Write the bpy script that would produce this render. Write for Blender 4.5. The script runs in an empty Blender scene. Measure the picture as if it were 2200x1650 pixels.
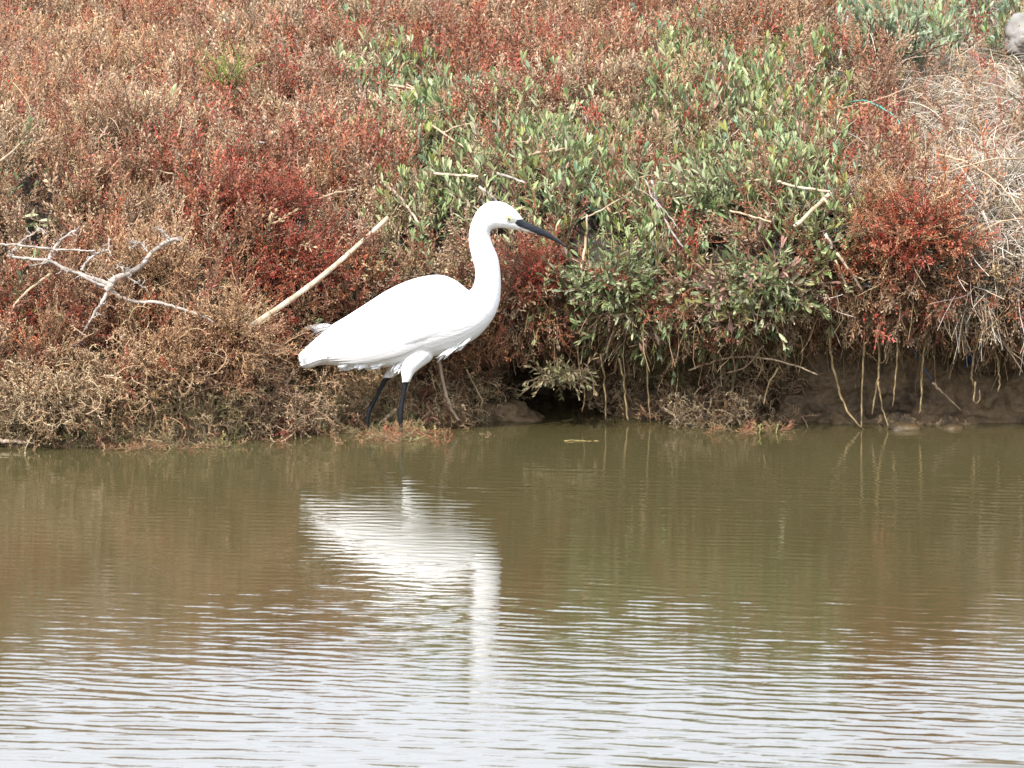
import bpy, bmesh, math, random
import numpy as np
from mathutils import Vector, Matrix, Euler
from mathutils.bvhtree import BVHTree

random.seed(7)
rng = np.random.default_rng(11)
scn = bpy.context.scene
COL = scn.collection

# ------------------------------------------------------------------ camera, world, sun, exposure
PITCH = math.radians(8.0)
FP = 15000.0
CAM = np.array([0.0, -15.0, 15.0 * math.tan(PITCH + math.atan(100 / FP))])
cd = bpy.data.cameras.new('camera')
cam = bpy.data.objects.new('camera', cd)
COL.objects.link(cam)
cam.location = CAM
cam.rotation_euler = (math.pi / 2 - PITCH, 0, 0)
cd.sensor_width = 36.0
cd.lens = 36.0 * FP / 2200.0
cd.clip_start = 0.1
cd.clip_end = 3000.0
cd.dof.use_dof = True
cd.dof.focus_distance = 15.05
cd.dof.aperture_fstop = 24.0
scn.camera = cam

SUN_EL = math.radians(50.0)
SUN_AZ = math.radians(-34.0)        # 0 = straight behind the camera, negative = from the left
sdir = Vector((math.sin(SUN_AZ) * math.cos(SUN_EL), -math.cos(SUN_AZ) * math.cos(SUN_EL), math.sin(SUN_EL)))
w = bpy.data.worlds.new('World')
scn.world = w
w.use_nodes = True
nt = w.node_tree
bg = nt.nodes['Background']
sky = nt.nodes.new('ShaderNodeTexSky')
sky.sky_type = 'NISHITA'
sky.sun_disc = False
sky.sun_elevation = SUN_EL
sky.sun_rotation = math.atan2(sdir.x, sdir.y)
sky.air_density = 1.0
sky.dust_density = 3.0
sky.ozone_density = 1.0
tcw = nt.nodes.new('ShaderNodeTexCoord'); mpw = nt.nodes.new('ShaderNodeMapping'); mpw.inputs['Scale'].default_value = (1.2, 1.2, 3.5)
nw = nt.nodes.new('ShaderNodeTexNoise'); nw.inputs['Scale'].default_value = 1.6; nw.inputs['Detail'].default_value = 6
rw = nt.nodes.new('ShaderNodeMapRange'); rw.inputs['From Min'].default_value = .3; rw.inputs['From Max'].default_value = .7; rw.inputs['To Min'].default_value = .55; rw.inputs['To Max'].default_value = .9
mw = nt.nodes.new('ShaderNodeMix'); mw.data_type = 'RGBA'; mw.inputs['B'].default_value = (10.2, 10.7, 12.0, 1)      # thin bright cloud over most of the sky
nt.links.new(tcw.outputs['Generated'], mpw.inputs[0]); nt.links.new(mpw.outputs[0], nw.inputs['Vector']); nt.links.new(nw.outputs[0], rw.inputs[0])
nt.links.new(rw.outputs[0], mw.inputs['Factor']); nt.links.new(sky.outputs[0], mw.inputs['A']); nt.links.new(mw.outputs['Result'], bg.inputs[0])
bg.inputs[1].default_value = 0.15
ld = bpy.data.lights.new('sun', 'SUN')
ld.energy = 4.0
ld.angle = math.radians(0.6)
ld.color = (1.0, 0.95, 0.88)
sun = bpy.data.objects.new('sun', ld)
COL.objects.link(sun)
sun.rotation_euler = (-sdir).to_track_quat('-Z', 'Y').to_euler()
sun.location = (-3, -6, 8)
scn.view_settings.view_transform = 'Standard'
scn.view_settings.look = 'None'
scn.view_settings.gamma = 1.0
scn.view_settings.exposure = 0.68
scn.cycles.max_bounces = 6
scn.cycles.diffuse_bounces = 3
scn.cycles.glossy_bounces = 3
scn.cycles.caustics_reflective = False

# ------------------------------------------------------------------ small maths
cp, sp = math.cos(PITCH), math.sin(PITCH)
def ray(px, py):
    a = (px - 1100.0) / FP
    b = (825.0 - py) / FP
    return np.array([a, cp + b * sp, -sp + b * cp])
def at(px, py, Y):
    d = ray(px, py)
    return CAM + d * ((Y + 15.0) / d[1])
def project(P):
    q = P - CAM
    dep = q[..., 1] * cp - q[..., 2] * sp
    u = q[..., 1] * sp + q[..., 2] * cp
    return 1100 + FP * q[..., 0] / dep, 825 - FP * u / dep
def lin(r, g, b):
    return tuple(((c / 255.0 + 0.055) / 1.055) ** 2.4 if c > 10 else c / 3300.0 for c in (r, g, b))
def hash3(i, j, k, s):
    h = (i * 374761393 + j * 668265263 + k * 2147483647 + s * 974634777) & 0xffffffff
    h = ((h ^ (h >> 13)) * 1274126177) & 0xffffffff
    h = h ^ (h >> 16)
    return (h & 0xffff) / 32767.5 - 1.0
def vnoise(x, y, z, s=0):
    x, y, z = np.broadcast_arrays(np.asarray(x, float), np.asarray(y, float), np.asarray(z, float))
    i, j, k = (np.floor(v).astype(np.int64) for v in (x, y, z))
    fx, fy, fz = x - i, y - j, z - k
    fx, fy, fz = (f * f * (3 - 2 * f) for f in (fx, fy, fz))
    r = 0
    for a in (0, 1):
        for b in (0, 1):
            for c in (0, 1):
                r = r + hash3(i + a, j + b, k + c, s) * (fx if a else 1 - fx) * (fy if b else 1 - fy) * (fz if c else 1 - fz)
    return r
def fbm(x, y, z, s=0, o=3):
    r, a, f = 0, 1.0, 1.0
    for q in range(o):
        r = r + a * vnoise(x * f, y * f, z * f, s + q)
        a *= 0.5; f *= 2.03
    return r
def sstep(a, b, x):
    t = np.clip((x - a) / (b - a), 0, 1)
    return t * t * (3 - 2 * t)

# ------------------------------------------------------------------ materials
def mat_new(name):
    m = bpy.data.materials.new(name)
    m.use_nodes = True
    t = m.node_tree
    return m, t, t.nodes['Principled BSDF']
def N(t, kind, **kw):
    n = t.nodes.new(kind)
    for k, v in kw.items():
        setattr(n, k, v)
    return n
def mat_noise(name, c1, c2, scale=20.0, rough=0.8, bump=0.0, bscale=60.0, stretch=(1, 1, 1), detail=6, dist=0.004):
    m, t, b = mat_new(name)
    tc = N(t, 'ShaderNodeTexCoord'); mp = N(t, 'ShaderNodeMapping'); mp.inputs['Scale'].default_value = stretch
    t.links.new(tc.outputs['Object'], mp.inputs[0])
    n = N(t, 'ShaderNodeTexNoise'); n.inputs['Scale'].default_value = scale; n.inputs['Detail'].default_value = detail
    t.links.new(mp.outputs[0], n.inputs['Vector'])
    r = N(t, 'ShaderNodeValToRGB')
    r.color_ramp.elements[0].position = 0.35; r.color_ramp.elements[1].position = 0.65
    r.color_ramp.elements[0].color = (*c1, 1); r.color_ramp.elements[1].color = (*c2, 1)
    t.links.new(n.outputs[0], r.inputs[0]); t.links.new(r.outputs[0], b.inputs['Base Color'])
    b.inputs['Roughness'].default_value = rough
    if bump:
        n2 = N(t, 'ShaderNodeTexNoise'); n2.inputs['Scale'].default_value = bscale; n2.inputs['Detail'].default_value = 8
        t.links.new(mp.outputs[0], n2.inputs['Vector'])
        bp = N(t, 'ShaderNodeBump'); bp.inputs['Strength'].default_value = bump; bp.inputs['Distance'].default_value = dist
        t.links.new(n2.outputs[0], bp.inputs['Height']); t.links.new(bp.outputs[0], b.inputs['Normal'])
    return m
def mat_plant(name, stem, rough=0.55, instanced=True, trans=0.0, spec=0.35):
    """leaf colour comes from the attribute 'tint' (per sprig), stems from STEM; 'f' = 0 stem .. 1 leaf, 'v' = per-leaf lightness"""
    m, t, b = mat_new(name)
    ti = N(t, 'ShaderNodeAttribute', attribute_type='INSTANCER' if instanced else 'GEOMETRY', attribute_name='tint')
    fa = N(t, 'ShaderNodeAttribute', attribute_type='GEOMETRY', attribute_name='f')
    va = N(t, 'ShaderNodeAttribute', attribute_type='GEOMETRY', attribute_name='v')
    mx = N(t, 'ShaderNodeMix', data_type='RGBA')
    mx.inputs['A'].default_value = (*stem, 1)
    t.links.new(fa.outputs['Fac'], mx.inputs['Factor']); t.links.new(ti.outputs['Color'], mx.inputs['B'])
    hs = N(t, 'ShaderNodeHueSaturation')
    t.links.new(mx.outputs['Result'], hs.inputs['Color']); t.links.new(va.outputs['Fac'], hs.inputs['Value'])
    t.links.new(hs.outputs[0], b.inputs['Base Color'])
    b.inputs['Roughness'].default_value = rough
    b.inputs['Specular IOR Level'].default_value = spec
    if trans:
        tr = N(t, 'ShaderNodeBsdfTranslucent'); ms = N(t, 'ShaderNodeMixShader'); ms.inputs[0].default_value = trans
        t.links.new(hs.outputs[0], tr.inputs[0])
        t.links.new(b.outputs[0], ms.inputs[1]); t.links.new(tr.outputs[0], ms.inputs[2])
        t.links.new(ms.outputs[0], t.nodes['Material Output'].inputs[0])
    return m

# ------------------------------------------------------------------ object helpers
def mesh_obj(name, V, F, mat=None, parent=None, smooth=True, attrs=None, link=True):
    me = bpy.data.meshes.new(name)
    me.from_pydata([tuple(v) for v in V] if not isinstance(V, np.ndarray) else V.tolist(), [], F if isinstance(F, list) else F.tolist())
    if smooth:
        me.polygons.foreach_set('use_smooth', [True] * len(me.polygons))
    if mat: me.materials.append(mat)
    for k, a in (attrs or {}).items():
        a = np.asarray(a, dtype=np.float32)
        if a.ndim == 1:
            at_ = me.attributes.new(k, 'FLOAT', 'POINT'); at_.data.foreach_set('value', a)
        else:
            at_ = me.attributes.new(k, 'FLOAT_COLOR', 'POINT')
            c4 = np.ones((len(a), 4), np.float32); c4[:, :3] = a; at_.data.foreach_set('color', c4.ravel())
    me.update()
    o = bpy.data.objects.new(name, me)
    if link: COL.objects.link(o)
    if parent: o.parent = parent
    return o
def tag(o, label=None, cat=None, group=None, kind=None):
    for k, v in (('label', label), ('category', cat), ('group', group), ('kind', kind)):
        if v: o[k] = v
    return o
def empty(name, loc=(0, 0, 0)):
    o = bpy.data.objects.new(name, None); COL.objects.link(o); o.location = loc
    o.empty_display_size = 0.05
    return o
class Geo:
    def __init__(s): s.V = []; s.F = []; s.f = []; s.v = []; s.n = 0
    def add(s, V, F, f=0.0, v=1.0):
        V = np.asarray(V, float)
        s.V.append(V)
        s.F += [tuple(i + s.n for i in q) for q in F]
        s.f += list(np.broadcast_to(f, (len(V),))); s.v += list(np.broadcast_to(v, (len(V),)))
        s.n += len(V)
    def tube(s, pts, rad, k=5, f=0.0, v=1.0, cap=True, flat=1.0):
        pts = np.asarray(pts, float); n = len(pts)
        rad = np.broadcast_to(rad, (n,))
        T = np.gradient(pts, axis=0); T /= np.linalg.norm(T, axis=1)[:, None] + 1e-12
        ref = np.array([0, 0, 1.0]) if abs(T[0][2]) < .9 else np.array([1.0, 0, 0])
        V = []
        for i in range(n):
            a = np.cross(T[i], ref); a /= np.linalg.norm(a) + 1e-12
            b = np.cross(a, T[i]); ref = b
            for j in range(k):
                th = 2 * math.pi * j / k
                V.append(pts[i] + rad[i] * (math.cos(th) * a * flat + math.sin(th) * b))
        F = [(i * k + j, i * k + (j + 1) % k, (i + 1) * k + (j + 1) % k, (i + 1) * k + j) for i in range(n - 1) for j in range(k)]
        if cap:
            F.append(tuple(range(k))[::-1]); F.append(tuple((n - 1) * k + j for j in range(k)))
        s.add(V, F, f, v)
    def bead(s, p, d, L, r, f=1.0, v=1.0):
        d = d / (np.linalg.norm(d) + 1e-12)
        a = np.cross(d, [0.3, 0.9, 0.2]); a /= np.linalg.norm(a) + 1e-12
        b = np.cross(d, a)
        m = p + d * L * 0.55
        V = [p, m + a * r, m - a * r * .5 + b * r * .87, m - a * r * .5 - b * r * .87, p + d * L]
        s.add(V, [(0, 2, 1), (0, 3, 2), (0, 1, 3), (4, 1, 2), (4, 2, 3), (4, 3, 1)], f, v)
    def leaf(s, p, d, up, L, W, bend=0.2, f=1.0, v=1.0):
        d = d / np.linalg.norm(d); sd = np.cross(d, up); sd /= np.linalg.norm(sd) + 1e-9; u = np.cross(sd, d)
        ts = (0, .28, .6, .86, 1); ws = (.14, .72, 1, .6, 0.06)
        V, F = [], []
        for t_, w_ in zip(ts, ws):
            c = p + d * L * t_ + u * L * bend * (t_ * t_) * -1
            V += [c - sd * W * .5 * w_ + u * W * .16 * w_, c - u * W * .04, c + sd * W * .5 * w_ + u * W * .16 * w_]
        for i in range(4):
            o = i * 3
            F += [(o, o + 1, o + 4, o + 3), (o + 1, o + 2, o + 5, o + 4)]
        s.add(V, F, f, v)
    def arr(s): return np.concatenate(s.V), s.F, np.array(s.f), np.array(s.v)
    def obj(s, name, mat, parent=None, smooth=True, attrs=False, link=True):
        V, F, f, v = s.arr()
        return mesh_obj(name, V, F, mat, parent, smooth, {'f': f, 'v': v} if attrs else None, link)
def rv(s=1.0): return rng.normal(0, s, 3)
def unit(a): return a / (np.linalg.norm(a) + 1e-12)
def curve_pts(P, n):
    P = np.asarray(P, float)
    if len(P) < 3:
        t = np.linspace(0, 1, n)[:, None]; return P[0] * (1 - t) + P[-1] * t
    Q = np.vstack([2 * P[0] - P[1], P, 2 * P[-1] - P[-2]])
    out = []
    for u in np.linspace(0, len(P) - 1, n):
        i = min(int(u), len(P) - 2); t = u - i
        a, b, c, d = Q[i:i + 4]
        out.append(.5 * (2 * b + (c - a) * t + (2 * a - 5 * b + 4 * c - d) * t * t + (3 * b - a - 3 * c + d) * t ** 3))
    return np.array(out)

# ------------------------------------------------------------------ the bank: one sheet swept along x
PL = [(-2.5, -.7), (-.8, -.25), (-.24, -.03), (-.17, .05), (-.12, .14), (-.05, .23), (.05, .31), (.2, .40), (.45, .47), (1.0, .52)]
PB = [(-2.5, -.7), (-.5, -.2), (.02, -.03), (.13, .03), (.17, .10), (.17, .18), (.17, .27), (.26, .37), (.48, .46), (1.0, .52)]
PM = [(-2.5, -.7), (-.4, -.2), (.14, -.03), (.20, .03), (.26, .08), (.28, .15), (.10, .22), (-.01, .30), (.24, .42), (1.0, .52)]
PC = [(-2.5, -.7), (-.4, -.22), (.12, -.06), (.55, .00), (.62, .07), (.5, .15), (.20, .20), (.10, .28), (.34, .44), (1.0, .52)]
PR = [(-2.5, -.7), (-.4, -.15), (.09, -.03), (.13, .02), (.16, .11), (.17, .22), (.06, .28), (-.01, .34), (.20, .45), (1.0, .53)]
FAR = [(2, .57), (3.5, .66), (6, .80), (15, 1.0), (60, 1.4), (400, 2.5)]
KEYS = [(-999, PL), (-.68, PL), (-.50, PB), (-.12, PB), (.0, PC), (.16, PC), (.27, PM), (.50, PM), (.60, PR), (999, PR)]
def profile(x):
    for (x0, A), (x1, B) in zip(KEYS, KEYS[1:]):
        if x0 <= x <= x1:
            t = float(sstep(x0, x1, x)); q = [[a[0] * (1 - t) + b[0] * t, a[1] * (1 - t) + b[1] * t] for a, b in zip(A, B)]
            if x > .1:
                z_ = .030 * float(vnoise(x * 5.3, 3.1, 0, 7)) + .015 * float(vnoise(x * 14, 1.1, 0, 8))
                q[6][1] += z_; q[7][1] += z_ * .8; q[5][1] += z_ * .5; q[7][0] += .04 * float(vnoise(x * 6.1, 9.1, 0, 9)); q[5][0] += .04 * float(vnoise(x * 7.7, 5.1, 0, 10))
            return [tuple(v) for v in q] + FAR
NSEG = [8, 8, 16, 16, 16, 16, 14, 16, 26, 36, 40, 40, 14, 10, 10]
xs = np.concatenate([np.linspace(-200, -4, 14)[:-1], np.linspace(-4, -2, 14)[:-1], np.arange(-2, -.25, .02), np.arange(-.25, 1.4, .009), np.arange(1.4, 2, .02), np.linspace(2, 4, 14), np.linspace(4, 200, 14)[1:]])
rows = []
for x in xs:
    P = profile(x)
    Q = np.array([(2 * P[0][0] - P[1][0], 2 * P[0][1] - P[1][1])] + P + [(2 * P[-1][0] - P[-2][0], P[-1][1])])
    r = []
    for i in range(len(P) - 1):
        a, b, c, d = Q[i:i + 4]
        for q in range(NSEG[i]):
            t = q / NSEG[i]
            if i < 10: p = .5 * (2 * b + (c - a) * t * .8 + (2 * a - 5 * b + 4 * c - d) * t * t * .8 + (3 * b - a - 3 * c + d) * t ** 3 * .8) if False else b * (1 - t) + c * t
            else: p = b * (1 - t) + c * t
            r.append(p)
    r.append(np.array(P[-1]))
    rows.append(r)
G = np.array(rows)                                   # nx, nt, 2
for _ in range(6):                                   # round the corners of the profile
    G[:, 1:-1] = (G[:, :-2] + 2 * G[:, 1:-1] + G[:, 2:]) / 4
S = np.zeros((len(xs), G.shape[1], 3)); S[..., 0] = xs[:, None]; S[..., 1:] = G
def normals(S):
    a = np.gradient(S, axis=0); b = np.gradient(S, axis=1)
    n = np.cross(a, b); return n / (np.linalg.norm(n, axis=-1, keepdims=True) + 1e-12)
Nn = normals(S)
near = (1 - sstep(3.5, 8, np.abs(S[..., 0]))) 
lump = fbm(S[..., 0] * 3.4, S[..., 1] * 3.0, S[..., 2] * 3.4, 3, 3)
fine = fbm(S[..., 0] * 18, S[..., 1] * 18, S[..., 2] * 18, 9, 4)
top = sstep(.25, .42, S[..., 2]) * (S[..., 1] > 0)
wet = sstep(-.06, .02, S[..., 2])
S = S + Nn * ((lump * (.010 + .055 * top) - .03 * top * np.exp(-(np.abs(fbm(S[..., 0] * 5.2, S[..., 1] * 4.2, S[..., 2] * 5.2, 211, 2)) / .12) ** 2)) * wet + (fine * (.021 * (1 - top) + .004) + fbm(S[..., 0] * 45, S[..., 1] * 45, S[..., 2] * 60, 29, 2) * .006 * (1 - top) - np.abs(fbm(S[..., 0] * 30, S[..., 1] * 30, S[..., 2] * 45, 23, 2)) * .018 * (1 - top)) * wet)[..., None] * np.maximum(near, .2)[..., None]
# a few dug-in hollows in the wall
for (hx, hy, hr) in ((1697, 860, .035), (1790, 885, .02), (1725, 822, .012), (1935, 858, .014), (2080, 890, .014), (2120, 770, .03), (1640, 850, .03)):
    c = at(hx, hy, .19)
    d = np.linalg.norm(S - c, axis=-1)
    S[..., 1] += np.exp(-(d / hr) ** 2) * hr * 1.4
Nn = normals(S)
nx, ntt = S.shape[:2]
idx = np.arange(nx * ntt).reshape(nx, ntt)
QF = np.stack([idx[:-1, :-1], idx[1:, :-1], idx[1:, 1:], idx[:-1, 1:]], -1).reshape(-1, 4)
m_mud, t_, b_ = mat_new('mud')
tc = N(t_, 'ShaderNodeTexCoord')
n1 = N(t_, 'ShaderNodeTexNoise'); n1.inputs['Scale'].default_value = 9; n1.inputs['Detail'].default_value = 10; n1.inputs['Roughness'].default_value = .65
n2 = N(t_, 'ShaderNodeTexNoise'); n2.inputs['Scale'].default_value = 70; n2.inputs['Detail'].default_value = 8
vo = N(t_, 'ShaderNodeTexVoronoi'); vo.inputs['Scale'].default_value = 45
r_ = N(t_, 'ShaderNodeValToRGB'); e = r_.color_ramp.elements
e[0].position = .32; e[0].color = (.030, .018, .007, 1); e[1].position = .62; e[1].color = (.150, .098, .047, 1)
mm = N(t_, 'ShaderNodeMath', operation='ADD'); mm.inputs[1].default_value = 0
ms_ = N(t_, 'ShaderNodeMath', operation='MULTIPLY_ADD'); ms_.inputs[1].default_value = .4
for n_ in (n1, n2, vo): t_.links.new(tc.outputs['Object'], n_.inputs['Vector'])
t_.links.new(n2.outputs[0], ms_.inputs[0]); t_.links.new(n1.outputs[0], ms_.inputs[2])
sub = N(t_, 'ShaderNodeMath', operation='SUBTRACT'); sub.inputs[1].default_value = .2
t_.links.new(ms_.outputs[0], sub.inputs[0]); t_.links.new(sub.outputs[0], r_.inputs[0])
t_.links.new(r_.outputs[0], b_.inputs['Base Color']); b_.inputs['Roughness'].default_value = .75
ad = N(t_, 'ShaderNodeMath', operation='ADD')
t_.links.new(n2.outputs[0], ad.inputs[0]); t_.links.new(vo.outputs['Distance'], ad.inputs[1])
bp = N(t_, 'ShaderNodeBump'); bp.inputs['Strength'].default_value = .9; bp.inputs['Distance'].default_value = .008
t_.links.new(ad.outputs[0], bp.inputs['Height']); t_.links.new(bp.outputs[0], b_.inputs['Normal'])
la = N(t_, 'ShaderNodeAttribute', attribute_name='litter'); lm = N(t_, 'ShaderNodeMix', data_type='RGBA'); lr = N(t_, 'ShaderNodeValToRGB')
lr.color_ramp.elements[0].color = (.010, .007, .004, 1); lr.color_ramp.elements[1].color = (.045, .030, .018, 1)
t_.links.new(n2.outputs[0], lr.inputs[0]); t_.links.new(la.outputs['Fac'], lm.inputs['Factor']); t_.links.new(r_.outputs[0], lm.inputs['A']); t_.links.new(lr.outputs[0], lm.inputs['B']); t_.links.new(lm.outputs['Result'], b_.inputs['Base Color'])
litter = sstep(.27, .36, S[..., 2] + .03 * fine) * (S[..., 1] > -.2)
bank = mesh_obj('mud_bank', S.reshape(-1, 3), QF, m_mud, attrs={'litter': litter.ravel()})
tag(bank, kind='structure')
# the near bank the photographer stands on
gx = np.linspace(-200, 200, 60); gy = np.array([-300, -100, -40, -25, -19, -17, -15.5, -14.6, -14.2, -13.8, -13.2, -12.5]); gz = np.array([2, 1.2, .9, .7, .6, .58, .55, .5, .3, .05, -.3, -.8])
V = np.array([(x, y, z + .03 * math.sin(x * 3 + y)) for x in gx for y, z in zip(gy, gz)]); ii = np.arange(len(V)).reshape(60, 12)
tag(mesh_obj('near_bank', V, np.stack([ii[:-1, :-1], ii[1:, :-1], ii[1:, 1:], ii[:-1, 1:]], -1).reshape(-1, 4), m_mud), kind='structure')

ok_x = (np.abs(S[:, 0, 0]) < 3)
def bvh(off):
    A = (S + Nn * off + np.array([0, 0, off * .25]))[ok_x]
    ii = np.arange(A.shape[0] * A.shape[1]).reshape(A.shape[:2])
    F = np.stack([ii[:-1, :-1], ii[1:, :-1], ii[1:, 1:], ii[:-1, 1:]], -1).reshape(-1, 4)
    return BVHTree.FromPolygons(A.reshape(-1, 3).tolist(), F.tolist())
B_soil, B_can = bvh(0.0), bvh(.09)
def surf(px, py, tree=None):
    h = (tree or B_can).ray_cast(Vector(CAM), Vector(ray(px, py)).normalized())
    return np.array(h[0]) if h[0] is not None else at(px, py, .2)

# ------------------------------------------------------------------ water
def axis(a, b, step, far, nfar):
    return np.concatenate([np.linspace(-far, a, nfar)[:-1] if a > -far else [], np.arange(a, b, step), np.linspace(b, far, nfar)])
wx = axis(-1.6, 1.6, .014, 200, 10)
wy = np.concatenate([np.linspace(-14.3, -4.6, 60)[:-1], np.arange(-4.6, .9, .006)])
X, Y = np.meshgrid(wx, wy, indexing='ij')
Z = np.zeros_like(X)
wr = np.random.default_rng(5)
for lam, s_, n_ in ((.13, .005, 10), (.066, .015, 18), (.042, .025, 28), (.028, .025, 28)):
    for q in range(n_):
        l = lam * wr.uniform(.75, 1.3); k = 2 * math.pi / l
        th = math.radians(wr.normal(17, 14)); ph = wr.uniform(0, 6.28)
        a = s_ * math.sqrt(2.0 / n_) / k
        wob = .5 * vnoise(X * .9, Y * 1.3, q + lam * 50, 77)
        Z += (1 + .7 * sstep(-.1, -.7, Y) * sstep(-2.6, -1.6, Y) if lam == .042 else 1 if lam < .06 else .7 + 1.1 * sstep(-2.6, -3.8, Y)) * a * np.sin(k * (X * math.sin(th) + Y * math.cos(th)) + ph + 2.2 * wob)
patch = np.clip(.85 + .60 * fbm(X * .9, Y * 1.3, 0, 41, 3), .45, 1.7)
amp = (.30 + .30 * sstep(-.1, -.9, Y) + .66 * sstep(-2.3, -3.7, Y)) * patch
Z *= amp * (np.abs(X) < 1.62) * sstep(-6.5, -4.5, Y)
Z += -.0015
ii = np.arange(X.size).reshape(X.shape)
m_w, t_, b_ = mat_new('muddy_water')
b_.inputs['Base Color'].default_value = (.066, .056, .024, 1)
b_.inputs['Roughness'].default_value = .035
b_.inputs['IOR'].default_value = 1.50
tc = N(t_, 'ShaderNodeTexCoord'); mp = N(t_, 'ShaderNodeMapping'); mp.inputs['Scale'].default_value = (1, 2.6, 1); mp.inputs['Rotation'].default_value = (0, 0, math.radians(-12))
n1 = N(t_, 'ShaderNodeTexNoise'); n1.inputs['Scale'].default_value = 22; n1.inputs['Detail'].default_value = 3
bp = N(t_, 'ShaderNodeBump'); bp.inputs['Strength'].default_value = .25; bp.inputs['Distance'].default_value = .0012
t_.links.new(tc.outputs['Object'], mp.inputs[0]); t_.links.new(mp.outputs[0], n1.inputs['Vector']); t_.links.new(n1.outputs[0], bp.inputs['Height']); t_.links.new(bp.outputs[0], b_.inputs['Normal'])
water = mesh_obj('water', np.stack([X, Y, Z], -1).reshape(-1, 3), np.stack([ii[:-1, :-1], ii[1:, :-1], ii[1:, 1:], ii[:-1, 1:]], -1).reshape(-1, 4), m_w)
tag(water, kind='structure')

# ------------------------------------------------------------------ sprigs (unit = metres)
def sprig_glasswort(seed, H=.085, nb=8, fat=1.0):
    """upright woody stem with side shoots, each set with stubby succulent leaves"""
    global rng; rng = np.random.default_rng(seed)
    g = Geo(); lean = rv(.12); lean[2] = 0
    P = [np.array([0, 0, -.02])]
    for i in range(4): P.append(P[-1] + unit(np.array([0, 0, 1.0]) + lean * i * .7 + rv(.10)) * (H + .02) / 4)
    st = curve_pts(P, 7); g.tube(st, np.linspace(.0014, .0006, 7), 3, 0, 1)
    def shoot(p, d, L):
        n = max(3, int(L / .0064)); pts = [p]; dd = unit(d)
        for i in range(n):
            dd = unit(dd + np.array([0, 0, .16]) + rv(.08)); pts.append(pts[-1] + dd * L / n)
        g.tube(pts[::2] if len(pts) > 4 else pts, np.linspace(.0009, .0004, len(pts[::2]) if len(pts) > 4 else len(pts)), 3, .25, 1, cap=False)
        for i in range(1, len(pts)):
            dr = pts[i] - pts[i - 1]
            side = unit(np.cross(dr, rv())); tt = i / len(pts)
            for sgn in ((1, -1) if i < len(pts) - 1 else (0,)):
                g.bead(pts[i], unit(unit(dr) * .8 + side * sgn * .75), rng.uniform(.0055, .0100), rng.uniform(.0011, .0019) * fat, .45 + .55 * tt, rng.uniform(.65, 1.3))
    for i in range(nb):
        t = .25 + .7 * i / nb; p = st[min(6, int(t * 6.99))]
        a = i * 2.4 + rng.uniform(-.5, .5)
        shoot(p, np.array([math.cos(a), math.sin(a), .75]), H * rng.uniform(.28, .5) * (1.15 - .5 * t))
    shoot(st[-2], np.array([0, 0, 1]) + lean, H * .35)
    return g
def sprig_twiggy(seed, H=.11, nb=9, curl=0.0):
    """dry tan shoots: thin, much branched, fine stubs along them"""
    global rng; rng = np.random.default_rng(seed)
    g = Geo(); P = [np.array([0, 0, -.03])]; d = np.array([0, 0, 1.0])
    for i in range(5):
        d = unit(d + rv(.16)); P.append(P[-1] + d * (H + .03) / 5)
    st = curve_pts(P, 9); g.tube(st, np.linspace(.0020, .0008, 9), 4, 0, .8)
    for i in range(nb):
        t = .15 + .8 * i / nb; p = st[int(t * 8.99)]
        a = i * 2.4 + rng.uniform(-.6, .6); d = np.array([math.cos(a), math.sin(a), .7]); L = H * rng.uniform(.25, .55)
        n = 6; pts = [p]; dd = unit(d)
        for q in range(n):
            dd = unit(dd + np.array([0, 0, .22 - curl * q * .25]) + rv(.13)); pts.append(pts[-1] + dd * L / n)
        g.tube(pts, np.linspace(.0013, .0006, n + 1), 3, .5, rng.uniform(.7, 1.25), cap=False)
        for q in range(1, n + 1):
            for s in range(2):
                sd = unit(np.cross(pts[q] - pts[q - 1], rv()))
                g.bead(pts[q], unit(unit(pts[q] - pts[q - 1]) * .7 + sd * .8), rng.uniform(.004, .010), .0009, 1, rng.uniform(.7, 1.35))
    return g
def sprig_purslane(seed, H=.10, L=.034, pairs=5):
    global rng; rng = np.random.default_rng(seed)
    g = Geo(); lean = rv(.2); lean[2] = 0
    P = [np.array([0, 0, -.03])]
    for i in range(5): P.append(P[-1] + unit(np.array([0, 0, 1.0]) + lean * i * .4 + rv(.12)) * (H + .03) / 5)
    st = curve_pts(P, pairs * 2 + 2); g.tube(st, np.linspace(.0018, .0008, len(st)), 4, 0, .9)
    for i in range(pairs):
        k = 2 + i * 2; k = min(k, len(st) - 1); a = i * math.pi / 2 + rng.uniform(-.4, .4); tt = i / max(1, pairs - 1)
        up = .55 + 1.3 * tt
        for s in (0, math.pi):
            d = unit(np.array([math.cos(a + s), math.sin(a + s), up + rng.uniform(-.25, .3)])); l = L * rng.uniform(.7, 1.15) * (1.05 - .35 * tt)
            g.leaf(st[k], d, np.array([0, 0, 1.0]) - d * .2, l, l * rng.uniform(.20, .29), rng.uniform(-.1, .25), 1, rng.uniform(.72, 1.25))
    for s in range(3):
        d = unit(np.array([0, 0, 1.0]) + rv(.25)); g.leaf(st[-1], d, np.array([1.0, .2, 0]), L * .6, L * .16, .05, 1, rng.uniform(.9, 1.3))
    return g
def sprig_straw(seed, H=.16, n=6):
    """dry grass: loose bent blades and thin stalks"""
    global rng; rng = np.random.default_rng(seed)
    g = Geo()
    for i in range(n):
        d = unit(np.array([rng.normal(0, .6), rng.normal(0, .6), 1.0])); p = rv(.008); p[2] = -.02; pts = [p]
        L = H * rng.uniform(.5, 1.25); k = 9; bend = rv(.20); bend[2] = -abs(bend[2]) - .10
        for q in range(k):
            d = unit(d + bend + rv(.07)); pts.append(pts[-1] + d * L / k)
        g.tube(pts, np.linspace(.0013, .0006, k + 1), 3, 1, rng.uniform(.65, 1.3), cap=False)
    return g
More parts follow.
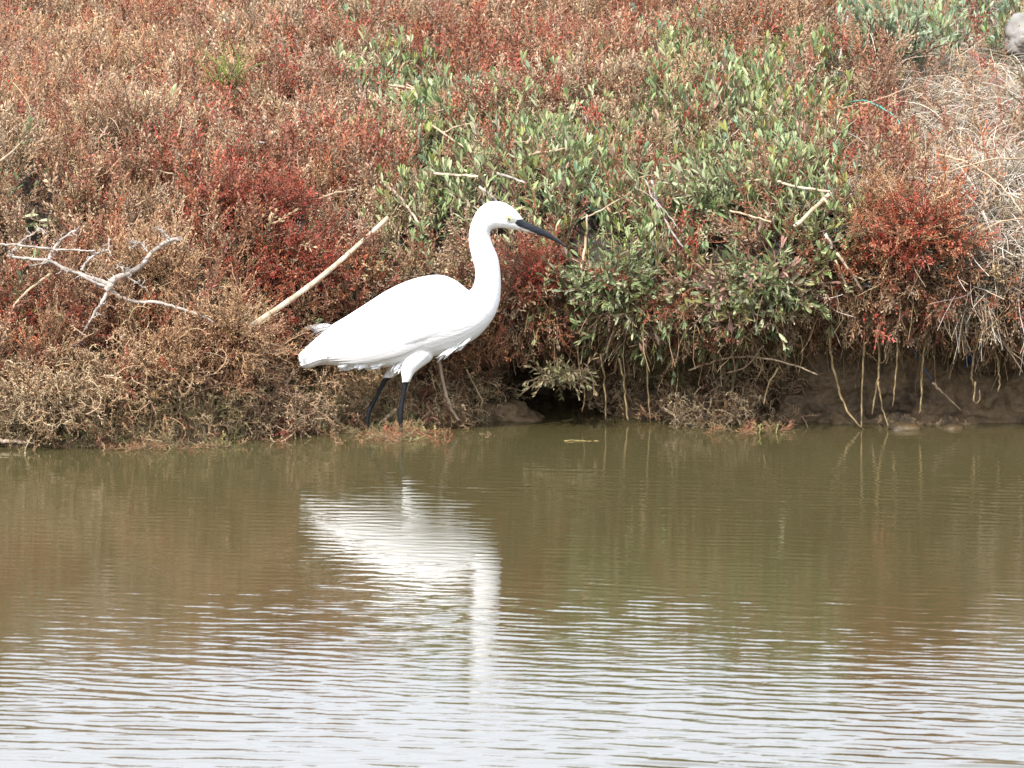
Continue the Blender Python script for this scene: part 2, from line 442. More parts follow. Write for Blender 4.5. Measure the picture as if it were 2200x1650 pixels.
def sprig_root(seed, H=.12, n=5):
    global rng; rng = np.random.default_rng(seed)
    g = Geo()
    for i in range(n):
        d = unit(np.array([0, 0, 1.0]) + rv(.35)); p = rv(.01); p[2] = -.015; pts = [p]
        L = H * rng.uniform(.4, 1.2); k = 8; w_ = rv(.12)
        for q in range(k):
            d = unit(d + w_ + rv(.16)); pts.append(pts[-1] + d * L / k)
            if q == 4: w_ = -w_
        g.tube(pts, np.linspace(.0011, .0004, k + 1), 3, 1, rng.uniform(.6, 1.3), cap=False)
    return g
STEM_W = lin(122, 96, 74); STEM_G = lin(136, 108, 92)
M = {}
M['glasswort'] = mat_plant('glasswort', STEM_W, .5)
M['twiggy'] = mat_plant('dry_twigs', STEM_W, .8)
M['purslane'] = mat_plant('purslane', STEM_G, .55, trans=.12)
M['straw'] = mat_plant('straw', STEM_W, .8)
SRC = {}
def src(kind, fn, count, **kw):
    SRC[kind] = []
    for i in range(count):
        g = fn(100 + 17 * i + len(kind), **kw)
        SRC[kind].append(g)
src('glasswort', sprig_glasswort, 6)
src('twiggy', sprig_twiggy, 6)
src('twigcurl', lambda s, **k: sprig_twiggy(s, H=.12, nb=8, curl=.9), 4)
src('purslane', sprig_purslane, 8, L=.033, H=.10)
src('straw', sprig_straw, 6, n=13)
src('root', sprig_root, 5)
src('wisp', sprig_straw, 6, n=2, H=.13)
MATOF = dict(glasswort='glasswort', twiggy='twiggy', twigcurl='twiggy', purslane='purslane', straw='straw', root='straw', wisp='straw')
SRC_OBJ = {k: [g.obj(k + '_sprig', M[MATOF[k]], attrs=True, link=False, smooth=(k == 'purslane')) for g in gs] for k, gs in SRC.items()}

def euler_from(D, spin):
    """rotation (XYZ euler) carrying +z to D after a spin about z"""
    D = D / (np.linalg.norm(D, axis=1, keepdims=True) + 1e-12)
    ref = np.where(np.abs(D[:, 2:3]) < .95, np.array([[0, 0, 1.0]]), np.array([[1.0, 0, 0]]))
    a = np.cross(ref, D); a /= np.linalg.norm(a, axis=1, keepdims=True); b = np.cross(D, a)
    c, s = np.cos(spin)[:, None], np.sin(spin)[:, None]
    xa = a * c + b * s; ya = np.cross(D, xa)
    return np.stack([np.arctan2(ya[:, 2], D[:, 2]), -np.arcsin(np.clip(xa[:, 2], -1, 1)), np.arctan2(xa[:, 1], xa[:, 0])], 1)
def scatter(name, kind, P, D, scale, tint, r):
    n = len(P)
    me = bpy.data.meshes.new(name); me.vertices.add(n); me.vertices.foreach_set('co', np.asarray(P, np.float32).ravel())
    def att(nm, ty, key, a): q = me.attributes.new(nm, ty, 'POINT'); q.data.foreach_set(key, a.ravel())
    att('rot', 'FLOAT_VECTOR', 'vector', euler_from(D, r.uniform(0, 6.28, n)).astype(np.float32))
    att('scl', 'FLOAT', 'value', np.asarray(scale, np.float32))
    att('pick', 'INT', 'value', r.integers(0, len(SRC_OBJ[kind]), n).astype(np.int32))
    c4 = np.ones((n, 4), np.float32); c4[:, :3] = tint
    att('tint', 'FLOAT_COLOR', 'color', c4)
    o = bpy.data.objects.new(name, me); COL.objects.link(o)
    ng = bpy.data.node_groups.new(name + '_nodes', 'GeometryNodeTree')
    ng.interface.new_socket('Geometry', in_out='INPUT', socket_type='NodeSocketGeometry')
    ng.interface.new_socket('Geometry', in_out='OUTPUT', socket_type='NodeSocketGeometry')
    gi, go = ng.nodes.new('NodeGroupInput'), ng.nodes.new('NodeGroupOutput')
    ip = ng.nodes.new('GeometryNodeInstanceOnPoints'); ip.inputs['Pick Instance'].default_value = True
    jn = ng.nodes.new('GeometryNodeJoinGeometry')
    for so in SRC_OBJ[kind][::-1]:
        oi = ng.nodes.new('GeometryNodeObjectInfo'); oi.inputs['Object'].default_value = so
        g2 = ng.nodes.new('GeometryNodeGeometryToInstance')
        ng.links.new(oi.outputs['Geometry'], g2.inputs[0]); ng.links.new(g2.outputs[0], jn.inputs[0])
    m2p = ng.nodes.new('GeometryNodeMeshToPoints')
    ng.links.new(gi.outputs[0], m2p.inputs[0]); ng.links.new(m2p.outputs[0], ip.inputs['Points']); ng.links.new(jn.outputs[0], ip.inputs['Instance'])
    for nm, ty, sock in (('rot', 'FLOAT_VECTOR', 'Rotation'), ('scl', 'FLOAT', 'Scale'), ('pick', 'INT', 'Instance Index')):
        na = ng.nodes.new('GeometryNodeInputNamedAttribute'); na.data_type = ty; na.inputs['Name'].default_value = nm
        ng.links.new(na.outputs[0], ip.inputs[sock])
    ng.links.new(ip.outputs[0], go.inputs[0])
    md = o.modifiers.new('scatter', 'NODES'); md.node_group = ng
    return o

# ------------------------------------------------------------------ where each plant grows (zones given on the bank, looked up by where they stand)
PURS = [(850, 210, 95, 60, .8), (930, 300, 100, 90, .8), (960, 400, 110, 80, .9), (990, 470, 90, 70, .9), (880, 490, 60, 50, .6), (1180, 340, 130, 90, .85), (1300, 420, 150, 100, .95),
        (1150, 440, 80, 60, .8), (1330, 590, 150, 80, 1), (1460, 330, 150, 120, .9), (1600, 260, 150, 110, .85), (1640, 400, 160, 110, 1), (1560, 520, 170, 100, 1), (1620, 640, 120, 70, 1), (1270, 510, 80, 60, .9),
        (1700, 200, 90, 70, .6), (1480, 180, 110, 90, .55), (1930, 50, 160, 70, .95), (2120, 90, 80, 80, .7), (1450, 60, 100, 60, .35), (590, 600, 70, 60, .45), (60, 400, 60, 70, .5), (40, 620, 50, 60, .35), (320, 330, 70, 50, .35),
        (560, 470, 50, 40, .35), (540, 60, 60, 50, .3), (1030, 200, 60, 40, .3), (850, 620, 60, 30, .3), (1240, 200, 60, 60, .35), (770, 60, 40, 50, .25)]
STRW = [(2120, 260, 210, 240, 1.0), (2190, 540, 150, 230, 1.0), (2080, 120, 110, 80, .8), (2000, 300, 110, 110, .7), (1830, 150, 90, 70, .5), (2190, 700, 90, 90, .8), (1800, 390, 70, 60, .4), (1740, 640, 70, 80, .5), (900, 185, 60, 20, .5), (690, 250, 60, 40, .3), (600, 30, 120, 30, .15)]
TAN = [(340, 590, 120, 70, .8), (420, 760, 190, 110, .9), (150, 790, 170, 120, .7), (520, 740, 110, 90, .9), (100, 900, 400, 60, 1), (500, 880, 200, 60, .9), (1880, 430, 75, 50, 1), (1900, 600, 90, 70, .4), (250, 130, 260, 140, .5), (300, 20, 500, 60, .45), (1350, 90, 180, 80, .5),
       (200, 320, 250, 120, .45), (1450, 850, 220, 80, .8), (1150, 780, 130, 60, .8), (1440, 655, 55, 40, .6), (1700, 690, 60, 50, .5), (1700, 80, 100, 80, .4), (1400, 160, 120, 80, .4), (1060, 700, 60, 60, .4)]
RED = [(560, 420, 150, 100, 1), (620, 540, 130, 110, .9), (700, 330, 110, 70, .8), (1150, 560, 80, 60, 1), (1960, 470, 150, 120, 1.3), (1900, 580, 120, 80, .8), (1900, 260, 110, 70, .8), (1480, 560, 60, 60, .7), (950, 230, 90, 60, .6), (1150, 250, 140, 70, .6), (1230, 130, 140, 80, .4), (750, 180, 140, 60, .5), (880, 60, 160, 60, .4), (1460, 90, 120, 50, .5), (60, 700, 80, 60, .5), (390, 800, 70, 60, .4), (1230, 620, 60, 40, .4), (700, 780, 100, 60, .5), (1130, 620, 60, 50, .8), (730, 430, 90, 80, .7)]
def zone(Z, px, py):
    r = np.zeros_like(px)
    for (cx, cy, rx, ry, w_) in Z:
        r = np.maximum(r, w_ * np.exp(-(((px - cx) / rx) ** 2 + ((py - cy) / ry) ** 2) * .9))
    return r
# sample the sheet
cells = S[:-1, :-1]; ex = S[1:, :-1] - cells; ey = S[:-1, 1:] - cells
area = np.linalg.norm(np.cross(ex, ey), axis=-1)
def sample(n, mask):
    wgt = (area * mask).ravel(); c = np.searchsorted(np.cumsum(wgt), R.uniform(0, wgt.sum(), n)); c = np.minimum(c, wgt.size - 1)
    i, j = np.unravel_index(c, area.shape); u, v = R.uniform(0, 1, (2, n, 1))
    return cells[i, j] + ex[i, j] * u + ey[i, j] * v, Nn[i, j]
R = np.random.default_rng(21)
cx_, cy_, cz_ = cells[..., 0], cells[..., 1], cells[..., 2]
view = (np.abs(cx_) < 1.75) & (cy_ < 6.0)
xdens = sstep(1.75, 1.3, np.abs(cx_)) * .85 + .15
# where soil is left bare: the mud wall and cave on the right, the shallows
bare = ((cx_ > -.12) & (cz_ < .20) & (cx_ < .24)) | ((cx_ > .56) & (cz_ < .28)) | ((cx_ > .2) & (cz_ < .2)) | ((cx_ <= -.1) & (cz_ < .09)) 
grow = view & (~bare) & (cz_ > .0)
back = sstep(.6, 3.0, cy_)
n_tot = int((area * grow * xdens).sum() * 2000)
P, Nr = sample(n_tot, grow * xdens * (1 - .25 * back))
px, py = project(P + np.array([0, 0, .05]))
wob = fbm(P[:, 0] * 7, P[:, 1] * 7, P[:, 2] * 7, 61, 2)
pxw, pyw = px + 45 * wob, py + 35 * fbm(P[:, 0] * 7, P[:, 1] * 7, P[:, 2] * 7, 67, 2)
zp, zs, zt, zr = (zone(Zn, pxw, pyw) for Zn in (PURS, STRW, TAN, RED))
holes = fbm(P[:, 0] * 6, P[:, 1] * 6, P[:, 2] * 6, 91, 2)
crack = np.abs(fbm(P[:, 0] * 5.2, P[:, 1] * 4.2, P[:, 2] * 5.2, 211, 2))
edge = sstep(.02, .16, crack)
keep = ~((P[:, 0] > -.50) & (P[:, 0] < -.1) & (P[:, 1] < .11) & (P[:, 2] > .05)) & (holes > -.62) & ((crack > .07) | (R.uniform(0, 1, n_tot) < .12))
u = R.uniform(0, 1, n_tot)
isP = (u < np.clip(zp * 1.55 - .12, 0, .90) * (1 - .50 * sstep(.15, .5, vnoise(P[:, 0] * 9, P[:, 1] * 9, P[:, 2] * 9, 131)))) & (zs < .75)
isS = ~isP & (R.uniform(0, 1, n_tot) < np.clip(zs * 1.9 - .15, 0, .93))
isT = ~isP & ~isS & (R.uniform(0, 1, n_tot) < np.clip(zt * .75 + .08, 0, .9) * (1 - .6 * np.clip(zr, 0, 1)))
isG = ~isP & ~isS & ~isT
if True:
    face = sstep(.75, .3, Nr[:, 2])
upw = np.array([0, 0, 1.0])
Dd = Nr * .55 + upw * (.75 - .25 * face)[:, None] + R.normal(0, .22, (n_tot, 3))
def jit(c, k, lo=.72, hi=1.3):
    return np.clip(np.array(c)[None, :] * R.uniform(lo, hi, (k, 1)) * R.uniform(.9, 1.1, (k, 3)), 0, .8)
def pick(cols, wts, k):
    wts = np.asarray(wts, float); wts = wts / wts.sum(axis=-1, keepdims=True)
    if wts.ndim == 1: q = R.choice(len(cols), k, p=wts)
    else: q = (R.uniform(0, 1, (k, 1)) > np.cumsum(wts, 1)).sum(1)
    return np.array(cols)[np.clip(q, 0, len(cols) - 1)]
def jm(c):
    k = len(c); return np.clip(c * .77 * R.uniform(.75, 1.25, (k, 1)) * R.uniform(.92, 1.08, (k, 3)), 0, .85)
lift = R.uniform(-.01, .03, n_tot)[:, None] * (Nr * .5 + upw * .5)
# glasswort: dusty brown-pink to deep red
C_G = [lin(184, 154, 120), lin(208, 182, 150), lin(168, 120, 92), lin(158, 80, 60), lin(176, 58, 44), lin(190, 110, 72), lin(128, 124, 84)]
k = isG & keep; zz = np.clip(zr[k], 0, 1.3)[:, None]
pat = sstep(-.35, .45, fbm(P[:, 0] * 5, P[:, 1] * 5, P[:, 2] * 5, 171, 3))[k][:, None]
W = (1 - np.clip(zz, 0, 1)) * np.array([[.30, .26, .20, .09, .04, .06, .05]]) + zz * np.array([[.08, .07, .22, .31, .16, .14, .02]])
W = W * (1 - .7 * np.clip(zp[k], 0, 1)[:, None] * np.array([[1, 1, .3, 0, .3, 0, 0]]))
W = W * (np.array([[1.7, 2.0, 1.0, .5, .5, .7, 1.3]]) * pat + np.array([[.5, .3, 1.2, 1.7, 1.3, 1.5, .6]]) * (1 - pat))
red_hue = jm(pick(C_G, W, k.sum()))
o = scatter('glasswort_cover', 'glasswort', (P + lift)[k], Dd[k], R.uniform(.75, 1.5, k.sum()) * (.55 + .45 * edge[k]) * (1 + .35 * vnoise(P[:, 0] * 13, P[:, 1] * 13, P[:, 2] * 13, 151)[k]), red_hue, R)
tag(o, 'low red and dusty brown glasswort covering the whole bank', 'ground cover', kind='stuff')
k = isT & keep
C_T = [lin(196, 160, 122), lin(178, 138, 104), lin(164, 124, 92), lin(178, 110, 84), lin(200, 172, 136)]
WT = np.array([.3, .25, .2, .1, .15])
o = scatter('dry_glasswort_cover', 'twiggy', (P + lift)[k], Dd[k], R.uniform(.75, 1.3, k.sum()) * (.55 + .45 * edge[k]), jm(pick(C_T, WT, k.sum()) * 1.15), R)
tag(o, 'tan dried twiggy shoots scattered through the red cover', 'ground cover', kind='stuff')
k = isP & keep
C_P = [lin(156, 164, 116), lin(134, 148, 98), lin(178, 182, 142), lin(172, 142, 122), lin(150, 148, 88), lin(140, 158, 130)]
blue = (py[k] < 130)[:, None]
WP = np.where(blue, np.array([[.2, .1, .25, .05, .05, .5]]), np.array([[.33, .24, .18, .10, .13, .05]]))
o = scatter('purslane_cover', 'purslane', (P + lift * 1.2)[k], Dd[k], R.uniform(.85, 1.35, k.sum()), jm(pick(C_P, WP, k.sum()) * np.array([1.0, 1.07, 1.02])), R)
tag(o, 'grey green leafy sea purslane growing across the middle of the bank', 'ground cover', kind='stuff')
k = isS
C_S = [lin(192, 178, 158), lin(170, 152, 130), lin(204, 194, 178), lin(158, 136, 108)]
o = scatter('dry_grass', 'straw', (P + lift)[k], Dd[k] + R.normal(0, .35, (k.sum(), 3)), R.uniform(.6, 1.2, k.sum()), jm(pick(C_S, [.35, .25, .25, .15], k.sum())), R)
tag(o, 'pale tangled dry grass at the right end of the bank', 'dry grass', kind='stuff')
# dead twiggy underlayer hanging down the face and over the lips
def band(n, mask): return sample(n, mask & (np.abs(cx_) < 1.6))
leftface = (cx_ < .0) & (cz_ > -.01) & (cz_ < .2) & (cy_ < .4)
midface = (cx_ > .18) & (cx_ < .62) & (cz_ > .0) & (cz_ < .25) & (cy_ < .5)
P1, N1 = band(950, leftface | midface)
D1 = N1 * .9 + np.array([0, -.25, .25]) + R.normal(0, .35, P1.shape)
px1, py1 = project(P1)
C_B = [lin(150, 130, 98), lin(128, 108, 78), lin(170, 150, 116), lin(150, 98, 78)]
o = scatter('dead_undergrowth', 'twigcurl', P1, D1, R.uniform(.45, .9, len(P1)), jm(pick(C_B, [.35, .3, .25, .1], len(P1)) * 1.55), R)
tag(o, 'grey brown dead stems curling above the waterline', 'dead stems', kind='stuff')
lip = (((cz_ > .2) & (cz_ < .34) & (Nn[:-1, :-1, 2] < .5)) & (cx_ > -.1) & (cy_ < .5))
P2, N2 = band(2600, lip)
D2 = N2 * .8 + np.array([0, -.25, -.55]) + R.normal(0, .28, P2.shape)
foot = (cx_ < -.2) & (cz_ > -.02) & (cz_ < .06) & (cy_ < .3)
P4, N4 = band(420, foot)
D4 = N4 * .3 + np.array([0, -.35, .9]) + R.normal(0, .3, P4.shape)
o = scatter('waterline_stems', 'twiggy', P4, D4, R.uniform(.3, .62, len(P4)), jm(pick([lin(172, 156, 116), lin(150, 140, 98), lin(190, 172, 134), lin(132, 136, 84)], [.35, .25, .2, .2], len(P4)) * 1.1), R)
tag(o, 'olive and straw coloured stems standing in the water along the left bank', 'stems', kind='stuff')
kf = (zp + zt + zr > .25) & (R.uniform(0, 1, n_tot) < .030) & (px > -200) & (px < 2400)
o = scatter('fallen_straw', 'wisp', (P + Nr * .045 + upw * .045)[kf], R.normal(0, 1, (kf.sum(), 3)) * np.array([1, .5, .25]) + np.array([0, 0, .12]), R.uniform(.4, .9, kf.sum()), jm(pick([lin(190, 168, 138), lin(160, 134, 104), lin(206, 192, 170)], [.4, .35, .25], kf.sum())), R)
tag(o, 'loose dry straws caught among the leaves and shoots', 'straw', kind='stuff')
px2, py2 = project(P2)
C_H = [lin(150, 126, 92), lin(120, 98, 70), lin(96, 76, 52), lin(170, 146, 112)]
o = scatter('hanging_rootlets', 'root', P2 + np.array([0, -.01, 0]), D2, R.uniform(.5, 1.5, len(P2)), jm(pick(C_H, [.3, .3, .25, .15], len(P2))), R)
tag(o, 'fine brown rootlets hanging from the undercut edge', 'rootlets', kind='stuff')
# leafy fringe spilling over the lip
P3, N3 = band(950, lip & (cz_ > .23))
q3 = project(P3)
zp3 = zone(PURS, q3[0], q3[1] - 60); zr3 = zone(RED + TAN, q3[0], q3[1] - 60)
D3 = N3 * .8 + np.array([0, -.45, -.35]) + R.normal(0, .25, P3.shape)
kk = R.uniform(0, 1, len(P3)) < zp3
o = scatter('purslane_fringe', 'purslane', P3[kk], D3[kk], R.uniform(.7, 1.1, kk.sum()), jm(pick(C_P, [.3, .2, .15, .25, .1, 0], kk.sum())), R)
tag(o, 'grey green and pinkish purslane shoots spilling over the undercut edge', 'ground cover', kind='stuff')
o = scatter('glasswort_fringe', 'glasswort', P3[~kk], D3[~kk], R.uniform(.7, 1.2, (~kk).sum()), jm(pick(C_G, [.3, .25, .2, .15, .05, .05, 0], (~kk).sum())), R)
tag(o, 'brown and red glasswort shoots spilling over the undercut edge', 'ground cover', kind='stuff')


# ------------------------------------------------------------------ shrubs and clumps one can tell apart (real joined geometry)
MS = {'glasswort': mat_plant('shrub_shoots', STEM_W, .5, instanced=False), 'purslane': mat_plant('shrub_leaves', STEM_G, .55, instanced=False, trans=.12)}
M_BARK = mat_noise('bark', lin(128, 108, 88), lin(176, 156, 134), 60, .85, .5, 120, (1, 1, .3))
M_PALE = mat_noise('bleached_wood', lin(116, 106, 96), lin(180, 170, 160), 45, .75, .5, 160)
M_CANE = mat_noise('dry_cane', lin(160, 138, 110), lin(206, 190, 164), 30, .6, .2, 90)
M_ROOT = mat_noise('root_bark', lin(112, 92, 62), lin(172, 150, 110), 50, .85, .4, 150)
M_TWIG = mat_noise('dry_twig', lin(140, 118, 92), lin(190, 168, 138), 50, .8, .3, 150)
def sprig_data(kind):
    out = []
    for g in SRC[kind]:
        V, F, f, v = g.arr()
        out.append((V, [np.array([q for q in F if len(q) == n]) for n in (3, 4)], f, v))
    return out
SD = {k: sprig_data(k) for k in SRC}
def shrub(name, px, py, rx, rz, n, mix, label, cat='shrub', depth=.05, size=(.7, 1.2), up=.35, toward=.25, seed=1, group=None, sink=.03, Y=None):
    """mix: list of (sprig kind, colour list, weight)"""
    r = np.random.default_rng(seed)
    c = surf(px, py) if Y is None else at(px, py, Y)
    c = c + np.array([0, sink, -.01])
    e = empty(name, c); tag(e, label, cat, group)
    stem = Geo()
    base = c + np.array([0, depth * 1.2, -rz * .8])
    groups = {}
    for q in range(n):
        a = r.normal(0, 1, 3); a[1] = -abs(a[1]); a /= np.linalg.norm(a)
        k_ = r.uniform(.35, 1.0) ** .6
        p = c + a * np.array([rx, depth, rz]) * k_
        d = unit(a * .75 + np.array([0, -toward, up]) + r.normal(0, .22, 3))
        ki = r.choice(len(mix), p=np.array([m_[2] for m_ in mix]) / sum(m_[2] for m_ in mix))
        kind, cols, _ = mix[ki]
        V, (F3, F4), f, v = SD[kind][r.integers(len(SD[kind]))]
        eu = euler_from(d[None], np.array([r.uniform(0, 6.28)]))[0]
        Rm = np.array(Euler(eu).to_matrix()); sc = r.uniform(*size)
        p = p - d * .045 * sc
        gk = 'leaves' if kind == 'purslane' else 'shoots'
        G_ = groups.setdefault(gk, [[], [], [], [], [], [], 0])
        W_ = V * sc @ Rm.T + p - c
        G_[0].append(W_)
        if len(F3): G_[1].append(F3 + G_[6])
        if len(F4): G_[2].append(F4 + G_[6])
        G_[3].append(f); G_[4].append(v)
        col = np.array(cols[r.integers(len(cols))]) * r.uniform(.60, 1.0)
        G_[5].append(np.tile(np.clip(col, 0, .85), (len(V), 1))); G_[6] += len(V)
        if q % 4 == 0:
            stem.tube(curve_pts([base - c + r.normal(0, .01, 3), (base - c) * .4 + (p - c) * .6 + np.array([0, 0, -.008]), p - c], 6), np.linspace(.0032, .0014, 6), 4)
    for gk, G_ in groups.items():
        F = (np.concatenate(G_[1]).tolist() if G_[1] else []) + (np.concatenate(G_[2]).tolist() if G_[2] else [])
        mesh_obj(gk, np.concatenate(G_[0]), F, MS['purslane' if gk == 'leaves' else 'glasswort'], e, gk == 'leaves',
                 {'f': np.concatenate(G_[3]), 'v': np.concatenate(G_[4]), 'tint': np.concatenate(G_[5])})
    stem.obj('stems', M_BARK, e)
    return e
cT = [lin(204, 170, 132), lin(186, 148, 110), lin(196, 158, 116)]
cD = [lin(168, 44, 36), lin(150, 52, 42), lin(182, 84, 60)]
cB = [lin(190, 62, 46), lin(196, 100, 70), lin(200, 140, 104), lin(206, 160, 120)]
cP = [lin(148, 158, 112), lin(132, 146, 98), lin(166, 172, 134), lin(172, 134, 120), lin(150, 146, 92)]
shrub('shrub', 335, 585, .10, .075, 60, [('twiggy', cT, 4), ('glasswort', cT, 1)], 'tan feathery shrub just right of the bleached dead branch', seed=2)
shrub('shrub', 500, 715, .08, .07, 60, [('twiggy', cT, 4), ('glasswort', [lin(190, 130, 100)], 1)], 'tan twiggy shrub at the foot of the long dry cane', seed=3)
shrub('shrub', 300, 800, .13, .07, 70, [('twigcurl', [lin(212, 186, 148), lin(196, 164, 126)], 3), ('twiggy', cT, 2), ('glasswort', cD, .3)], 'broad tan shrub low on the left bank under the bleached branch', seed=4)
shrub('shrub', 90, 850, .12, .06, 60, [('twigcurl', [lin(200, 178, 142), lin(180, 158, 124)], 3), ('twiggy', cT, 1)], 'greyish tan shrub in the lower left corner of the bank by the water', seed=5)
shrub('shrub', 610, 868, .10, .04, 50, [('twigcurl', [lin(196, 174, 138), lin(180, 148, 116)], 3), ('glasswort', cD, .4)], 'low brown shrub at the waterline left of the egret legs', seed=6)
shrub('shrub', 560, 425, .12, .075, 70, [('glasswort', cD, 1)], 'deep red shrub above the middle of the left bank', seed=7)
shrub('shrub', 640, 560, .09, .06, 50, [('glasswort', cD, 1)], 'dark red shrub behind the lower half of the long dry cane', seed=8)
shrub('shrub', 1880, 435, .065, .06, 50, [('twiggy', [lin(206, 162, 118), lin(196, 148, 104)], 1)], 'dense tan rounded shrub above the bright red shrub on the right', seed=9, size=(.5, .85))
shrub('shrub', 1985, 490, .13, .08, 80, [('glasswort', cB[:3], 4), ('twiggy', cT, .6)], 'bright red shrub mound on the right bank', seed=10, toward=.4)
shrub('shrub', 1930, 640, .10, .055, 60, [('glasswort', cB, 2), ('twiggy', cT, 2)], 'red and tan shrub overhanging the mud wall on the right', seed=11, toward=.5, up=.0, Y=.02)
shrub('shrub', 1135, 565, .055, .06, 36, [('glasswort', cD, 1)], 'small red shrub in front of the egret breast', seed=12, size=(.6, 1))
shrub('shrub', 1440, 655, .045, .035, 40, [('glasswort', [lin(190, 120, 80), lin(170, 80, 60)], 1), ('root', [lin(190, 160, 120)], 1)], 'small brown curled ball of shoots at the lip of the bank', seed=13, size=(.4, .7), Y=-.03, up=-.1)
shrub('shrub', 1100, 700, .11, .05, 55, [('twiggy', [lin(176, 128, 92), lin(160, 108, 78)], 2), ('glasswort', [lin(170, 100, 76), lin(150, 60, 50)], 1)], 'brown shrub hanging over the cave right of the egret belly', seed=14, Y=.10, up=.1, toward=.5)
shrub('sea_purslane', 1320, 600, .13, .05, 60, [('purslane', cP[:3], 1)], 'grey green leafy purslane bush low in the middle of the bank under the bill tip', 'plant', seed=15, toward=.5, size=(.7, 1.05))
shrub('sea_purslane', 1620, 610, .14, .07, 75, [('purslane', cP, 1)], 'large grey green purslane bush with pinkish stems spilling over the edge', 'plant', seed=16, toward=.5, size=(.75, 1.15), up=.2)
shrub('sea_purslane', 1590, 400, .15, .08, 70, [('purslane', cP[:3], 1)], 'tall grey green purslane bush in the centre right of the bank', 'plant', seed=17, size=(.8, 1.2), up=.7)
shrub('sea_purslane', 840, 205, .07, .03, 30, [('purslane', [lin(170, 186, 160), lin(146, 166, 134)], 1)], 'pale silvery purslane clump beside the bundle of straw', 'plant', seed=18, size=(.7, 1.1), up=.9)
shrub('sea_purslane', 1935, 75, .10, .05, 40, [('purslane', [lin(156, 168, 136), lin(136, 150, 118)], 1)], 'tall blue green purslane clump at the top right', 'plant', seed=19, size=(1.0, 1.6), up=1.2)
shrub('sea_purslane', 1215, 800, .085, .025, 26, [('purslane', [lin(160, 150, 114), lin(148, 132, 98), lin(128, 126, 90)], 1)], 'straw coloured purslane spray hanging over the cave mouth', 'plant', seed=20, size=(.6, .9), Y=.03, up=-.1, toward=.4)
shrub('glasswort_tuft', 905, 845, .03, .035, 16, [('glasswort', [lin(170, 90, 76), lin(190, 160, 120)], 1)], 'small reddish tuft standing right behind the near leg of the egret', 'plant', seed=21, size=(.4, .7), Y=.12)
shrub('glasswort_tuft', 965, 890, .04, .03, 18, [('glasswort', [lin(150, 90, 66), lin(150, 130, 96)], 1), ('twigcurl', [lin(150, 126, 90)], 1)], 'brown tuft at the water beside the grey stick', 'plant', seed=22, size=(.4, .7), Y=.03)
shrub('shrub', 1540, 880, .12, .04, 45, [('twigcurl', [lin(150, 130, 100), lin(176, 160, 130)], 3), ('glasswort', [lin(150, 120, 80)], 1)], 'low grey brown shrub standing at the waterline in the middle right', seed=23, Y=.06, size=(.5, .8), up=.8)
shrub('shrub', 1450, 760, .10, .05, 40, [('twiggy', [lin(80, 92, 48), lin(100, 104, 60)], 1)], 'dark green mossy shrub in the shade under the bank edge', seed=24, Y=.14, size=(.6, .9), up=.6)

# floating weed mat where the bird stands, and debris at the left edge
def mat_pts(cx, cy, w_, h_, n, r):
    q = np.stack([r.normal(cx, w_, n), r.normal(cy, h_, n)], 1)
    return np.array([at(a, b, ((CAM[2]) / math.tan(PITCH + math.atan((b - 825) / FP))) - 15.0) for a, b in q])
r5 = np.random.default_rng(77)
Pm = np.vstack([mat_pts(860, 938, 55, 7, 90, r5), mat_pts(330, 955, 130, 7, 110, r5), mat_pts(80, 950, 70, 8, 40, r5), mat_pts(650, 925, 60, 8, 50, r5), mat_pts(1600, 922, 50, 6, 30, r5)])
Dm = r5.normal(0, 1, Pm.shape); Dm[:, 2] = np.abs(Dm[:, 2]) * .35 + .05
o = scatter('floating_weed', 'glasswort', Pm, Dm, r5.uniform(.25, .5, len(Pm)), jm(pick([lin(196, 150, 110), lin(160, 150, 104), lin(190, 110, 80), lin(140, 146, 90)], [.35, .3, .15, .2], len(Pm))), r5)
tag(o, 'scraps of orange and green weed floating along the waterline', 'weed', kind='stuff')

# ------------------------------------------------------------------ sticks, branches and roots
def path3(P, Y=None, off=.012, straight=False):
    """points of the photo's stick put on the plants' surface; Y = one depth or (start, end)"""
    P = [tuple(p[:2]) for p in P]
    if Y is None:
        ys = np.array([surf(*p)[1] for p in P]) - off
        t = np.linspace(0, 1, len(P))
        if straight or len(P) < 3:
            l = ys[0] * (1 - t) + ys[-1] * t; dense = []
            for u in np.linspace(0, 1, 9):
                a = np.array(P[0]) * (1 - u) + np.array(P[-1]) * u
                dense.append(surf(*a)[1] - off - (ys[0] * (1 - u) + ys[-1] * u))
            ys = l + min(0, np.percentile(dense, 15))
        else:
            A = np.polyfit(t, ys, 1); l = np.polyval(A, t); ys = l + np.percentile(ys - l, 25)
    elif np.isscalar(Y): ys = np.full(len(P), Y)
    else: ys = np.linspace(Y[0], Y[1], len(P))
    return np.array([at(p[0], p[1], y) for p, y in zip(P, ys)])
def rod(g, pts, r0, r1, n=None, wob=.0, k=7):
    n = n or max(5, int(len(pts) * 4)); q = curve_pts(pts, n)
    if wob: q = q + rng.normal(0, wob, q.shape)
    g.tube(q, np.linspace(r0, r1, n) * (1 + rng.uniform(-.08, .08, n)), k)
def stick(name, P, r0, r1, mat, label, cat='stick', Y=None, group=None, off=-.012, wob=.0008, twigs=(), straight=False):
    pts = path3(P, Y, off, straight); base = pts[0].copy(); g = Geo(); rod(g, pts - base, r0, r1, wob=wob)
    o = g.obj(name, mat); o.location = base
    tag(o, label, cat, group)
    for tw in twigs:
        q = path3(tw, Y if (Y is None or np.isscalar(Y)) else float(np.mean(Y)), off); a = np.argmin(np.linalg.norm(pts - q[0], axis=1))
        q[:, 1] += pts[a][1] - q[0][1]
        h = Geo(); rod(h, q - base, r1 * .9, r1 * .45, wob=wob); h.obj('twig', mat, o)
    return o
rng = np.random.default_rng(99)
